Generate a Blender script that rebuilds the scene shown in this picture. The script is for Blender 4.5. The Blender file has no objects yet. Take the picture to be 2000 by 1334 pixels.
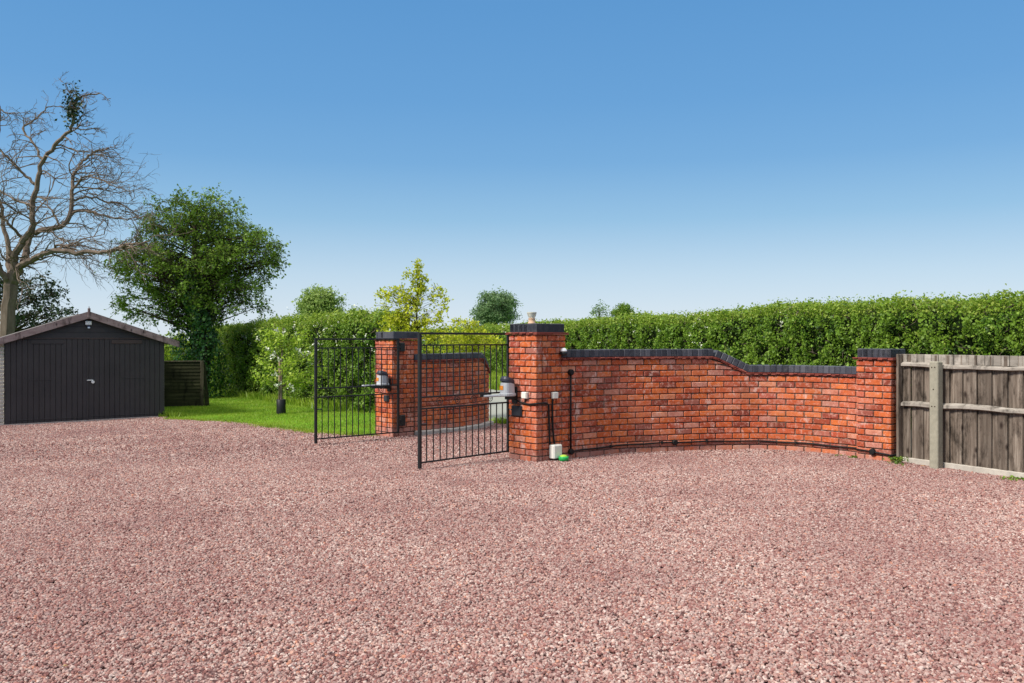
import bpy, bmesh, math, random
import numpy as np
from mathutils import Vector, Matrix
random.seed(7); rng = np.random.default_rng(11)
R = math.radians
C = bpy.context.scene.collection
SC = bpy.context.scene

# ------------------------------------------------------------------ camera, sky, sun, exposure
F, HY, EYE = 1650.0, 664.0, 1.44
cam_d = bpy.data.cameras.new('camera'); cam = bpy.data.objects.new('camera', cam_d); C.objects.link(cam)
cam.location = (0, 0, EYE); cam.rotation_euler = (R(90), 0, 0)
cam_d.sensor_width = 36; cam_d.lens = 36*F/2000; cam_d.shift_y = -0.0015
cam_d.clip_start = 0.05; cam_d.clip_end = 3000
SC.camera = cam
SUN_EL, SUN_AZ = R(42), math.atan2(-0.86, -0.52)      # light comes from the left and a little behind the camera
w = bpy.data.worlds.new('World'); SC.world = w; w.use_nodes = True
nt = w.node_tree; nt.nodes.clear()
wo = nt.nodes.new('ShaderNodeOutputWorld'); bg = nt.nodes.new('ShaderNodeBackground')
sky = nt.nodes.new('ShaderNodeTexSky'); sky.sky_type = 'NISHITA'; sky.sun_disc = False
sky.sun_elevation = SUN_EL; sky.sun_rotation = SUN_AZ
sky.air_density = 1.0; sky.dust_density = 0.6; sky.ozone_density = 1.6
bg.inputs['Strength'].default_value = 0.15
# deep blue over a pale horizon, unseen overhead whitened as added fill light: a tint over the sky by height
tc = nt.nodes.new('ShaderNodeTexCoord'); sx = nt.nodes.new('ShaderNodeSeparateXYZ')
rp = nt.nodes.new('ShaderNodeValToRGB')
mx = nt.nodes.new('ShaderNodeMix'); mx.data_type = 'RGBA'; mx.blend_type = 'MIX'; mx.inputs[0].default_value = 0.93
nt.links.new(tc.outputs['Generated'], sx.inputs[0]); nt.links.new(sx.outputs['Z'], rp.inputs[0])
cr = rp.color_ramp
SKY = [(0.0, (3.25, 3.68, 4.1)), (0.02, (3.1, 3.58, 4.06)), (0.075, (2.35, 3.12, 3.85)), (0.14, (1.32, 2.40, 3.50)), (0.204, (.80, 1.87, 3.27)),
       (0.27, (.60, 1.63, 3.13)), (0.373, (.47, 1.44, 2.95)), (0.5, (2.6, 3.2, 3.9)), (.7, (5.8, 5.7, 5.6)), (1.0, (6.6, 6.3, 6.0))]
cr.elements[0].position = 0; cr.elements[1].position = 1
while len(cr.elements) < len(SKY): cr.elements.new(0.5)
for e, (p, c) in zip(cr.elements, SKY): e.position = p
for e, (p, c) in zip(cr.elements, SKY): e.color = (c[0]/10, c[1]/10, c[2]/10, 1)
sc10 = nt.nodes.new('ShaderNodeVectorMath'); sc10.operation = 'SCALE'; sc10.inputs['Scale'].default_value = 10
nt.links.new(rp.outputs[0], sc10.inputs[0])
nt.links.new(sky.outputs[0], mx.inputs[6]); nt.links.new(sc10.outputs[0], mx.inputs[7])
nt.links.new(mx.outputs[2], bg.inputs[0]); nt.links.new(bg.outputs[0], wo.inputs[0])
sd = bpy.data.lights.new('sun', 'SUN'); sd.energy = 3.3; sd.angle = R(12); sd.color = (1.0, 0.94, 0.86)
sun = bpy.data.objects.new('sun', sd); C.objects.link(sun)
SV = Vector((math.sin(SUN_AZ)*math.cos(SUN_EL), math.cos(SUN_AZ)*math.cos(SUN_EL), math.sin(SUN_EL)))
sun.rotation_euler = SV.to_track_quat('Z', 'Y').to_euler(); sun.location = (-10, -5, 15)
SC.view_settings.view_transform = 'Standard'; SC.view_settings.look = 'None'
SC.view_settings.exposure = 0.5; SC.view_settings.gamma = 1.0
SC.cycles.max_bounces = 6; SC.cycles.transparent_max_bounces = 8

# ------------------------------------------------------------------ terrain and picture-to-place helpers
def drop(x, y):
    s = np.maximum(0.0, -0.0251*np.asarray(x, float) + 0.017*(np.asarray(y, float) - 9.8))
    d = s*s/(s + 0.05)
    return d/(1 + (d/0.6)**4)**0.25
def gz(x, y): return -drop(x, y)
def at(px, py):                        # ground point seen at that pixel
    Y = 10.0
    for _ in range(60):
        X = (px - 1000)/F*Y; Y = F*(EYE - float(gz(X, Y)))/(py - HY)*0.5 + Y*0.5
    return Vector(((px - 1000)/F*Y, Y, float(gz((px - 1000)/F*Y, Y))))
def at_depth(px, py, Y): return Vector(((px - 1000)/F*Y, Y, EYE - (py - HY)/F*Y))

# ------------------------------------------------------------------ object helpers
def new_obj(name, verts, faces, mat=None, parent=None, smooth=False):
    me = bpy.data.meshes.new(name)
    me.from_pydata([tuple(v) for v in verts], [], faces); me.update()
    return link(name, me, mat, parent, smooth)
def link(name, me, mat=None, parent=None, smooth=False):
    if mat: me.materials.append(mat)
    if smooth: me.polygons.foreach_set('use_smooth', [True]*len(me.polygons))
    o = bpy.data.objects.new(name, me); C.objects.link(o)
    if parent is not None:
        o.parent = parent; o.matrix_parent_inverse = parent.matrix_basis.inverted()
    return o
def np_mesh(name, V, Q, mat=None, parent=None, n=4, smooth=False):
    me = bpy.data.meshes.new(name)
    V = np.asarray(V, np.float32).reshape(-1, 3); Q = np.asarray(Q, np.int32).reshape(-1, n)
    me.vertices.add(len(V)); me.vertices.foreach_set('co', V.ravel())
    me.loops.add(Q.size); me.loops.foreach_set('vertex_index', Q.ravel())
    me.polygons.add(len(Q)); me.polygons.foreach_set('loop_start', np.arange(0, Q.size, n, dtype=np.int32))
    me.polygons.foreach_set('loop_total', np.full(len(Q), n, np.int32))
    me.update(calc_edges=True); me.validate()
    return link(name, me, mat, parent, smooth)
def tag(o, label=None, cat=None, group=None, kind=None):
    if label: o['label'] = label
    if cat: o['category'] = cat
    if group: o['group'] = group
    if kind: o['kind'] = kind
    return o
def thing(name, label, cat, loc=(0, 0, 0), rz=0, group=None):
    o = bpy.data.objects.new(name, None); C.objects.link(o)
    o.location = loc; o.rotation_euler = (0, 0, rz); o.empty_display_size = 0.1
    o.matrix_basis = Matrix.Translation(Vector(loc)) @ Matrix.Rotation(rz, 4, 'Z')
    return tag(o, label, cat, group)

class MB:
    """collects shapes in world coordinates, builds one mesh"""
    def __init__(s): s.v = []; s.f = []
    def add(s, vs, fs):
        b = len(s.v); s.v += [tuple(v) for v in vs]; s.f += [tuple(i + b for i in f) for f in fs]
    def box(s, o, ax, ay, az):            # corner o and three edge vectors
        o, ax, ay, az = map(Vector, (o, ax, ay, az))
        vs = [o, o+ax, o+ax+ay, o+ay, o+az, o+ax+az, o+ax+ay+az, o+ay+az]
        fs = [(0,3,2,1), (4,5,6,7), (0,1,5,4), (1,2,6,5), (2,3,7,6), (3,0,4,7)]
        if ax.cross(ay).dot(az) < 0: fs = [f[::-1] for f in fs]
        s.add(vs, fs)
    def cbox(s, c, dx, dy, dz, ux=(1,0,0), uy=(0,1,0), uz=(0,0,1), bev=0.0):   # centre, sizes, axes; bevelled
        c = Vector(c); ux, uy, uz = Vector(ux), Vector(uy), Vector(uz)
        b = min(bev, dx*.45, dy*.45, dz*.45)
        if b <= 0:
            s.box(c - ux*dx/2 - uy*dy/2 - uz*dz/2, ux*dx, uy*dy, uz*dz); return
        vs = []
        for (sg, full) in TEMPL_V:
            p = [sg[i]*((dx, dy, dz)[i]/2 - (0 if full[i] else b)) for i in range(3)]
            vs.append(c + ux*p[0] + uy*p[1] + uz*p[2])
        s.add(vs, TEMPL_F if ux.cross(uy).dot(uz) > 0 else [f[::-1] for f in TEMPL_F])
    def tube(s, pts, r, n=8, cap=True):   # r a number or a list
        pts = [Vector(p) for p in pts]; m = len(pts)
        rs = r if isinstance(r, (list, tuple)) else [r]*m
        vs = []; fs = []
        t0 = (pts[1] - pts[0]).normalized()
        u = t0.cross(Vector((0, 0, 1)) if abs(t0.z) < .9 else Vector((1, 0, 0))).normalized()
        for i, p in enumerate(pts):
            t = (pts[min(i+1, m-1)] - pts[max(i-1, 0)]).normalized()
            u = (u - t*u.dot(t)).normalized(); v = t.cross(u)
            for k in range(n):
                a = 2*math.pi*k/n; vs.append(p + (u*math.cos(a) + v*math.sin(a))*rs[i])
        for i in range(m-1):
            for k in range(n):
                a, b = i*n + k, i*n + (k+1) % n
                fs.append((a, b, b+n, a+n))
        if cap: fs.append(tuple(range(n))[::-1]); fs.append(tuple(range((m-1)*n, m*n)))
        s.add(vs, fs)
    def lathe(s, c, prof, n=20, axis=(0,0,1)):   # prof: (radius, height) list
        c = Vector(c); az = Vector(axis).normalized()
        ux = az.orthogonal().normalized(); uy = az.cross(ux)
        vs = []; fs = []
        for (r, h) in prof:
            for k in range(n):
                a = 2*math.pi*k/n; vs.append(c + az*h + (ux*math.cos(a) + uy*math.sin(a))*max(r, 1e-4))
        for i in range(len(prof)-1):
            for k in range(n):
                a, b = i*n+k, i*n+(k+1) % n
                fs.append((a, b, b+n, a+n))
        fs.append(tuple(range(n))[::-1]); fs.append(tuple(range((len(prof)-1)*n, len(prof)*n)))
        s.add(vs, fs)
    def build(s, name, mat, parent=None, smooth=False): return new_obj(name, s.v, s.f, mat, parent, smooth)

def _templ():
    bm = bmesh.new(); bmesh.ops.create_cube(bm, size=1)
    bmesh.ops.bevel(bm, geom=list(bm.edges), offset=0.1, segments=1, affect='EDGES')
    V = [(tuple(1 if c > 0 else -1 for c in v.co), tuple(abs(c) > .45 for c in v.co)) for v in bm.verts]
    bm.verts.index_update(); Fc = [tuple(v.index for v in f.verts) for f in bm.faces]; bm.free()
    return V, Fc
TEMPL_V, TEMPL_F = _templ()

# numpy value noise
_L = rng.random((32, 32, 32))
def vnoise(P, sc, seed=0):
    P = np.asarray(P)*sc + seed*7.31; i = np.floor(P).astype(int); f = P - i; f = f*f*(3 - 2*f)
    out = 0
    for dx in (0, 1):
        for dy in (0, 1):
            for dz in (0, 1):
                wgt = (f[:, 0] if dx else 1-f[:, 0])*(f[:, 1] if dy else 1-f[:, 1])*(f[:, 2] if dz else 1-f[:, 2])
                out = out + wgt*_L[(i[:, 0]+dx) % 32, (i[:, 1]+dy) % 32, (i[:, 2]+dz) % 32]
    return out

# ------------------------------------------------------------------ materials
def lin(r, g, b):
    return tuple(((c/255+.055)/1.055)**2.4 if c/255 > .04045 else c/255/12.92 for c in (r, g, b)) + (1,)
class Mat:
    def __init__(s, name, rough=.8, spec=.3):
        s.m = bpy.data.materials.new(name); s.m.use_nodes = True; s.t = s.m.node_tree
        s.b = s.t.nodes['Principled BSDF']; s.b.inputs['Roughness'].default_value = rough
        s.b.inputs['Specular IOR Level'].default_value = spec
        s.tc = s.n('ShaderNodeTexCoord')
    def n(s, t, **kw):
        x = s.t.nodes.new(t)
        for k, v in kw.items(): setattr(x, k, v)
        return x
    def l(s, a, b): s.t.links.new(a, b)
    def noise(s, scale, detail=4, rough=.6, vec=None, stretch=None):
        x = s.n('ShaderNodeTexNoise'); x.inputs['Scale'].default_value = scale
        x.inputs['Detail'].default_value = detail; x.inputs['Roughness'].default_value = rough
        v = vec or s.tc.outputs['Object']
        if stretch:
            mp = s.n('ShaderNodeMapping'); mp.inputs['Scale'].default_value = stretch
            s.l(v, mp.inputs[0]); v = mp.outputs[0]
        s.l(v, x.inputs['Vector']); return x.outputs['Fac']
    def ramp(s, fac, stops, interp='LINEAR'):
        x = s.n('ShaderNodeValToRGB'); e = x.color_ramp; e.interpolation = interp
        while len(e.elements) < len(stops): e.elements.new(.5)
        for k, (p, c) in zip(e.elements, stops): k.position = p
        for k, (p, c) in zip(e.elements, stops): k.color = tuple(c[:3]) + (1,)
        s.l(fac, x.inputs[0]); return x.outputs[0]
    def mix(s, fac, a, b, mode='MIX'):
        x = s.n('ShaderNodeMix', data_type='RGBA', blend_type=mode)
        for i, v in ((0, fac), (6, a), (7, b)):
            if isinstance(v, (int, float)): x.inputs[i].default_value = v
            elif isinstance(v, tuple): x.inputs[i].default_value = v
            else: s.l(v, x.inputs[i])
        return x.outputs[2]
    def island(s): return s.n('ShaderNodeNewGeometry').outputs['Random Per Island']
    def bump(s, h, dist=.01, strength=.5):
        x = s.n('ShaderNodeBump'); x.inputs['Distance'].default_value = dist; x.inputs['Strength'].default_value = strength
        s.l(h, x.inputs['Height']); s.l(x.outputs[0], s.b.inputs['Normal'])
    def col(s, c):
        if isinstance(c, tuple): s.b.inputs['Base Color'].default_value = c
        else: s.l(c, s.b.inputs['Base Color'])
        return s
def g4(a, b, c): return (a, b, c, 1)

def plain(name, c, rough=.6, spec=.4, var=.12, scale=12, metal=0):
    M = Mat(name, rough, spec); M.b.inputs['Metallic'].default_value = metal
    nz = M.noise(scale, 5)
    M.col(M.ramp(nz, [(.25, tuple(x*(1-var) for x in c[:3])), (.75, tuple(min(1, x*(1+var)) for x in c[:3]))]))
    M.bump(M.noise(scale*8, 3), .002, .25)
    return M.m

def brick_mat():
    M = Mat('red_brick', .92, .15)
    isl = M.island()
    base = M.ramp(isl, [(0, (.16,.040,.028)), (.10, (.36,.075,.034)), (.33, (.54,.110,.032)), (.6, (.62,.150,.036)),
                        (.76, (.68,.190,.058)), (.85, (.44,.075,.040)), (.90, (.22,.055,.040)), (.945, (.58,.26,.19)), (.99, (.62,.24,.12)), (1.0, (.62,.40,.20))])
    n1 = M.noise(9, 6, .65)
    c = M.mix(M.ramp(n1, [(.38, (0,0,0)), (.70, (.6,.6,.6))]), base, g4(.32,.06,.034))
    n2 = M.noise(23, 5, .7)
    c = M.mix(M.ramp(n2, [(.50, (0,0,0)), (.68, (.8,.8,.8))]), c, g4(.62,.33,.26))       # salts and worn faces
    big = M.noise(2.1, 3)
    c = M.mix(M.ramp(big, [(.50, (0,0,0)), (.70, (.34,.34,.34))]), c, g4(.60,.25,.18))
    dk = M.noise(60, 3)
    c = M.mix(M.ramp(dk, [(.28, (.6,.6,.6)), (.42, (0,0,0))]), c, g4(.12,.035,.022))
    wp = M.noise(5.5, 6, .75, stretch=(1, 1, .6)); c = M.mix(M.ramp(wp, [(.57, (0,0,0)), (.66, (.75,.75,.75))]), c, g4(.66,.47,.40))
    gr = M.noise(1.4, 5, .6); c = M.mix(M.ramp(gr, [(.56, (0,0,0)), (.72, (.45,.45,.45))]), c, g4(.16,.10,.06))
    sz = M.n('ShaderNodeSeparateXYZ'); M.l(M.tc.outputs['Object'], sz.inputs[0]); mr = M.n('ShaderNodeMapRange')
    for i_, v_ in ((1, .06), (2, .17), (3, 1.0), (4, 0.0)): mr.inputs[i_].default_value = v_
    M.l(sz.outputs['Z'], mr.inputs[0]); pm = M.n('ShaderNodeMath', operation='MULTIPLY'); M.l(mr.outputs[0], pm.inputs[0])
    M.l(M.ramp(M.noise(4, 5, .7), [(.35, (0,0,0)), (.6, (.75,.75,.75))]), pm.inputs[1]); c = M.mix(pm.outputs[0], c, g4(.44,.24,.20))   # salts on the lowest course
    M.col(c); M.bump(M.noise(70, 6, .7), .006, .55)
    return M.m
def mortar_mat():
    M = Mat('mortar', .95, .1)
    M.col(M.ramp(M.noise(30, 5), [(.3, (.07,.042,.032)), (.52, (.15,.10,.075)), (.68, (.34,.26,.21))]))
    M.bump(M.noise(120, 4), .005, .6); return M.m
def blue_brick_mat():
    M = Mat('blue_brick', .55, .4)
    c = M.ramp(M.island(), [(0, (.024,.026,.036)), (.5, (.042,.045,.060)), (1, (.085,.087,.105))])
    c = M.mix(M.ramp(M.noise(18, 5), [(.5, (0,0,0)), (.8, (.4,.4,.4))]), c, g4(.16,.155,.15))
    M.col(c); M.bump(M.noise(60, 4), .004, .5); return M.m
def tile_mat():
    M = Mat('clay_tile', .9, .15)
    c = M.ramp(M.island(), [(0, (.14,.035,.028)), (.5, (.24,.06,.045)), (1, (.36,.12,.09))])
    M.col(c); M.bump(M.noise(60, 4), .004, .5); return M.m
MORT = mortar_mat(); BRK = brick_mat(); BLUE = blue_brick_mat(); TILE = tile_mat()

def gravel_mat():
    M = Mat('gravel_stone', .85, .25)
    oi = M.n('ShaderNodeObjectInfo')
    c = M.ramp(oi.outputs['Random'], [(0, (.065,.032,.030)), (.11, (.18,.075,.066)), (.26, (.29,.130,.112)), (.42, (.36,.205,.175)),
         (.58, (.41,.285,.25)), (.74, (.32,.22,.20)), (.84, (.50,.375,.33)), (.93, (.57,.475,.425)), (1, (.48,.20,.12))])
    c = M.mix(M.ramp(M.noise(3, 4), [(.4, (0,0,0)), (.7, (.25,.25,.25))]), c, g4(.36,.22,.19))
    geo = M.n('ShaderNodeNewGeometry'); pn = M.noise(.55, 4, .6, vec=geo.outputs['Position'])
    c = M.mix(M.ramp(pn, [(.42, (0,0,0)), (.66, (.42,.42,.42))]), c, g4(.19,.085,.082))
    M.col(c); return M.m
def gravel_base_mat():
    M = Mat('gravel_bed', .95, .1)
    v = M.n('ShaderNodeTexVoronoi'); v.inputs['Scale'].default_value = 52; M.l(M.tc.outputs['Object'], v.inputs['Vector'])
    sp = M.n('ShaderNodeSeparateColor'); M.l(v.outputs['Color'], sp.inputs[0])
    c = M.ramp(sp.outputs[0], [(0, (.05,.025,.025)), (.3, (.14,.065,.06)), (.6, (.22,.13,.12)), (1, (.32,.22,.20))])
    c = M.mix(M.ramp(v.outputs['Distance'], [(.2, (0,0,0)), (.7, (.8,.8,.8))]), c, g4(.07,.03,.03))
    M.col(c); M.bump(v.outputs['Distance'], .012, .8); return M.m
def leaf_mat(name, stops, trans=.35, rough=.5, patch=None, ps=1.2):
    M = Mat(name, rough, .35)
    c = M.ramp(M.island(), stops)
    if patch: c = M.mix(M.ramp(M.noise(ps, 3), [(.42, (0,0,0)), (.62, (.8,.8,.8))]), c, patch)
    M.col(c)
    tr = M.n('ShaderNodeBsdfTranslucent'); mixs = M.n('ShaderNodeMixShader'); mixs.inputs[0].default_value = trans
    M.l(c, tr.inputs[0]); M.l(M.b.outputs[0], mixs.inputs[1]); M.l(tr.outputs[0], mixs.inputs[2])
    M.l(mixs.outputs[0], M.t.nodes['Material Output'].inputs[0]); return M.m
def bark_mat(name, a, b, sc=8):
    M = Mat(name, .95, .1)
    M.col(M.ramp(M.noise(sc, 6, .7, stretch=(1, 1, .3)), [(.3, a), (.7, b)])); M.bump(M.noise(sc*3, 5, stretch=(1,1,.3)), .02, .7)
    return M.m
def wood_mat(name, a, b, c2, rough=.9, knots=True, stretch=(14, 14, .9)):
    M = Mat(name, rough, .15)
    isl = M.island()
    grain = M.noise(1.6, 7, .65, stretch=stretch)
    c = M.ramp(grain, [(.3, a), (.5, b), (.72, c2)])
    c = M.mix(M.ramp(isl, [(0, (.75,.75,.75)), (1, (0,0,0))]), c, g4(*[x*.42 for x in b[:3]]))
    st = M.noise(5.5, 6, .7, stretch=(1.5, 1.5, .6))
    c = M.mix(M.ramp(st, [(.50, (0,0,0)), (.66, (.85,.85,.85))]), c, g4(*[x*.30 for x in a[:3]]))
    if knots:
        v = M.n('ShaderNodeTexVoronoi'); v.inputs['Scale'].default_value = 7.5
        mp = M.n('ShaderNodeMapping'); mp.inputs['Scale'].default_value = (1, 1, .55)
        M.l(M.tc.outputs['Object'], mp.inputs[0]); M.l(mp.outputs[0], v.inputs['Vector'])
        c = M.mix(M.ramp(v.outputs['Distance'], [(.06, (.85,.85,.85)), (.20, (0,0,0))]), c, g4(.02,.012,.01))
    M.col(c); M.bump(grain, .006, .6); return M.m

# ------------------------------------------------------------------ ground, drive, lane, lawn
def inpoly(X, Y, poly):
    ins = np.zeros(X.shape, bool); n = len(poly)
    for i in range(n):
        x1, y1 = poly[i][0], poly[i][1]; x2, y2 = poly[(i+1) % n][0], poly[(i+1) % n][1]
        if y1 == y2: continue
        c = ((y1 > Y) != (y2 > Y)) & (X < (x2-x1)*(Y-y1)/(y2-y1) + x1); ins ^= c
    return ins
def grid_sheet(name, xs, ys, dz, mat, mask=None):
    gx, gy = np.meshgrid(xs, ys, indexing='ij'); V = np.stack([gx, gy, gz(gx, gy) + dz], -1).reshape(-1, 3)
    nx, ny = len(xs), len(ys); i, j = np.meshgrid(np.arange(nx-1), np.arange(ny-1), indexing='ij')
    if mask is not None:
        cx = (xs[:-1][i] + xs[1:][i])/2; cy = (ys[:-1][j] + ys[1:][j])/2; k = mask(cx, cy); i = i[k]; j = j[k]
    i = i.ravel(); j = j.ravel(); a = i*ny + j
    Q = np.stack([a, a+ny, a+ny+1, a+1], 1)
    used, inv = np.unique(Q, return_inverse=True)
    return np_mesh(name, V[used], inv.reshape(-1, 4), mat, smooth=True)

G_L, G_R = at(8, 833), at(322, 815)                 # garage front corners
HEDGE_DIR = Vector((-.26, .9656, 0))
edge_px = [(324, 819.4), (380, 821), (444, 825), (500, 831), (540, 836.5), (580, 842), (612, 845.8), (670, 850), (726, 853)]
lawn_edge = [at(*p) for p in edge_px]
PC_N = Vector((.286, 9.845, 0)); D1 = Vector((-.687, .7267, 0)); D2 = Vector((.7267, .687, 0))
PC_F = Vector((-1.822, 12.96, 0))
wall_ctrl = [(.60,10.13),(.85,10.32),(1.31,10.60),(2.02,10.82),(2.63,10.98),(3.20,11.0),(3.60,10.87),(3.92,10.62),(4.22,10.26)]
lwall_ctrl = [(-1.52,13.22),(-1.30,13.42),(-1.05,13.62),(-.80,13.88),(-.60,14.22),(-.45,14.66),(-.40,14.90)]
fence_a, fence_b = Vector((4.60, 9.91, 0)), Vector((5.29, 8.725, 0))
fdir = (fence_b - fence_a).normalized(); fnrm = Vector((-abs(fdir.y), -abs(fdir.x), 0)); fnrm = Vector((fdir.y, -fdir.x, 0))
fence_end = fence_a + fdir*4.2
gdir = (G_R - G_L).normalized(); gnrm = Vector((gdir.y, -gdir.x, 0)).normalized(); gdir2 = Vector((gdir.x, gdir.y, 0)).normalized()
lw0 = G_L - gdir2*6
drive_poly = [(lw0.x-3, lw0.y-3), (G_L.x-2.0, G_L.y-1.4), (G_L.x, G_L.y+.15), (G_R.x, G_R.y+.15)] + [(p.x, p.y) for p in lawn_edge] + \
    [(-1.95, 13.15), (-1.5, 13.4)] + [(x-.02, y+.1) for x, y in lwall_ctrl[1:]] + [(-.40, 15.3), (.9, 14.2), (1.3, 12.0), (.6, 10.3)] + \
    [(x, y+.08) for x, y in wall_ctrl[1:]] + [(4.5, 10.1), (fence_a.x+.05, fence_a.y), (fence_end.x+.05, fence_end.y), (9, -4), (-16, -4)]
lane_poly = [(-12, 45), (-6, 31), (-2.6, 20), (-.62, 15.6), (-.40, 15.3), (.9, 14.2), (3.5, 12.6), (6, 10.2), (8.6, 5), (10.2, 5.5),
             (7.6, 11.6), (5.4, 15.2), (2.5, 21.5), (-.55, 29.2), (-5, 45)]

GRASS_STOPS = [(0, (.11,.20,.012)), (.5, (.20,.33,.020)), (.8, (.28,.41,.035)), (1, (.40,.48,.08))]
def ground_mat():
    M = Mat('meadow', .95, .1)
    c = M.ramp(M.noise(1.3, 6), [(.3, (.055,.13,.012)), (.7, (.12,.22,.025))])
    M.col(c); M.bump(M.noise(40, 4), .03, .8); return M.m
def lawn_base_mat():
    M = Mat('lawn_soil', .95, .1)
    M.col(M.ramp(M.noise(2.2, 6), [(.3, (.09,.22,.012)), (.7, (.16,.34,.02))])); M.bump(M.noise(60, 4), .02, .8); return M.m
def lane_mat():
    M = Mat('lane_tarmac', .95, .05)
    M.col(M.ramp(M.noise(25, 6), [(.3, (.25,.26,.23)), (.7, (.34,.35,.31))])); M.bump(M.noise(150, 3), .004, .5); return M.m
xs = np.concatenate([-np.geomspace(1500, 24, 14), np.arange(-22, 14.01, .5), np.geomspace(16, 1500, 14)])
ys = np.concatenate([[-300, -80, -30, -12], np.arange(-6, 34.01, .5), np.geomspace(36, 2500, 18)])
grid_sheet('ground', xs, ys, 0, ground_mat())['kind'] = 'structure'
fx = np.arange(-15, 9.5, .1); fy = np.arange(-3.5, 20, .1)
grid_sheet('driveway', fx, fy, .004, gravel_base_mat(), lambda x, y: inpoly(x, y, drive_poly))['kind'] = 'structure'
fx2 = np.arange(-10, 11, .2); fy2 = np.arange(4.8, 45, .2)
grid_sheet('lane', fx2, fy2, .004, lane_mat(), lambda x, y: inpoly(x, y, lane_poly))['kind'] = 'structure'
hb_px = [(402, 762), (432, 768), (480, 774), (540, 783), (612, 793), (680, 800), (738, 805)]
hb = [at(*p) for p in hb_px]
lawn_poly = [(p.x, p.y) for p in lawn_edge] + [(-2.0, 13.4), (-1.9, 14), (-2.2, 18.5)] + [(p.x, p.y+.3) for p in hb[::-1]] + [(-14, 34), (-13.5, 27), (G_R.x-.02, G_R.y+.2)]
grid_sheet('lawn', np.arange(-15, 0, .12), np.arange(12.5, 35, .12), .004, lawn_base_mat(),
           lambda x, y: inpoly(x, y, lawn_poly))['kind'] = 'structure'

# gravel chippings: points carrying size and turn, one stone shape instanced on each
def gravel():
    def pts(n, y0, y1, s0):
        Y = np.sqrt(rng.random(n)*(y1*y1 - y0*y0) + y0*y0)
        Y = Y + rng.normal(0, .45, n)
        X = (rng.random(n)*2 - 1)*(.66*Y + .15)
        k = inpoly(X, Y, [(p[0], p[1]) for p in drive_poly]); X, Y = X[k], Y[k]
        P = np.stack([X, Y, gz(X, Y) - .007 + rng.random(len(X))*.007 + .014*vnoise(np.stack([X, Y, X*0], 1), .7, 2) + .012*vnoise(np.stack([X, Y, X*0], 1), 2.2)], 1)
        return P, s0*rng.lognormal(0, .20, len(X))
    A = [pts(245000, 2.3, 6.5, .0074), pts(300000, 6.5, 10.5, .0080), pts(330000, 10.5, 20.0, .0100)]
    # more to both sides of and behind the near view, a little coarser
    n = 420000; X = -15 + rng.random(n)*24.4; Y = -2.5 + rng.random(n)*19; side = np.abs(X) - (.66*Y + .15)
    k = ((side > 0) | (Y < 3.2)) & (side < 5.5) & inpoly(X, Y, [(p[0], p[1]) for p in drive_poly]) & (Y > .3); X, Y = X[k], Y[k]
    A.append((np.stack([X, Y, gz(X, Y) - .007 + rng.random(len(X))*.007 + .014*vnoise(np.stack([X, Y, X*0], 1), .7, 2) + .012*vnoise(np.stack([X, Y, X*0], 1), 2.2)], 1), .0125*rng.lognormal(0, .2, len(X))))
    P = np.concatenate([a[0] for a in A]); S = np.concatenate([a[1] for a in A])
    me = bpy.data.meshes.new('gravel'); me.vertices.add(len(P)); me.vertices.foreach_set('co', P.astype(np.float32).ravel())
    a = me.attributes.new('size', 'FLOAT_VECTOR', 'POINT')
    sc = np.stack([S*(.9+.5*rng.random(len(S))), S*(.75+.4*rng.random(len(S))), S*(.60+.35*rng.random(len(S)))], 1)
    a.data.foreach_set('vector', sc.astype(np.float32).ravel())
    a = me.attributes.new('turn', 'FLOAT_VECTOR', 'POINT')
    rt = np.stack([rng.normal(0, .45, len(S)), rng.normal(0, .45, len(S)), rng.random(len(S))*6.28], 1)
    a.data.foreach_set('vector', rt.astype(np.float32).ravel())
    o = link('gravel', me); tag(o, kind='stuff')
    o['label'] = 'pinkish red loose stone chippings covering the whole driveway'; o['category'] = 'gravel'
    m = gravel_mat(); me.materials.append(m)
    ng = bpy.data.node_groups.new('chippings', 'GeometryNodeTree')
    ng.interface.new_socket('Geometry', in_out='INPUT', socket_type='NodeSocketGeometry')
    ng.interface.new_socket('Geometry', in_out='OUTPUT', socket_type='NodeSocketGeometry')
    N = ng.nodes.new; gi = N('NodeGroupInput'); go = N('NodeGroupOutput')
    ico = N('GeometryNodeMeshIcoSphere'); ico.inputs['Radius'].default_value = 1; ico.inputs['Subdivisions'].default_value = 2
    sp = N('GeometryNodeSetPosition'); nz = N('ShaderNodeTexNoise'); nz.inputs['Scale'].default_value = .9
    sb = N('ShaderNodeVectorMath'); sb.operation = 'SUBTRACT'; sb.inputs[1].default_value = (.5, .5, .5)
    mu = N('ShaderNodeVectorMath'); mu.operation = 'SCALE'; mu.inputs['Scale'].default_value = 1.6
    sm = N('GeometryNodeSetMaterial'); sm.inputs['Material'].default_value = m
    iop = N('GeometryNodeInstanceOnPoints')
    as_ = N('GeometryNodeInputNamedAttribute'); as_.data_type = 'FLOAT_VECTOR'; as_.inputs[0].default_value = 'size'
    at_ = N('GeometryNodeInputNamedAttribute'); at_.data_type = 'FLOAT_VECTOR'; at_.inputs[0].default_value = 'turn'
    e2r = N('FunctionNodeEulerToRotation')
    L = ng.links.new
    L(nz.outputs['Color'], sb.inputs[0]); L(sb.outputs[0], mu.inputs[0]); L(mu.outputs[0], sp.inputs['Offset'])
    L(ico.outputs[0], sp.inputs[0]); L(sp.outputs[0], sm.inputs[0]); L(sm.outputs[0], iop.inputs['Instance'])
    L(gi.outputs[0], iop.inputs['Points']); L(as_.outputs[0], iop.inputs['Scale'])
    L(at_.outputs[0], e2r.inputs[0]); L(e2r.outputs[0], iop.inputs['Rotation']); L(iop.outputs[0], go.inputs[0])
    md = o.modifiers.new('chippings', 'NODES'); md.node_group = ng
gravel()

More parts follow.
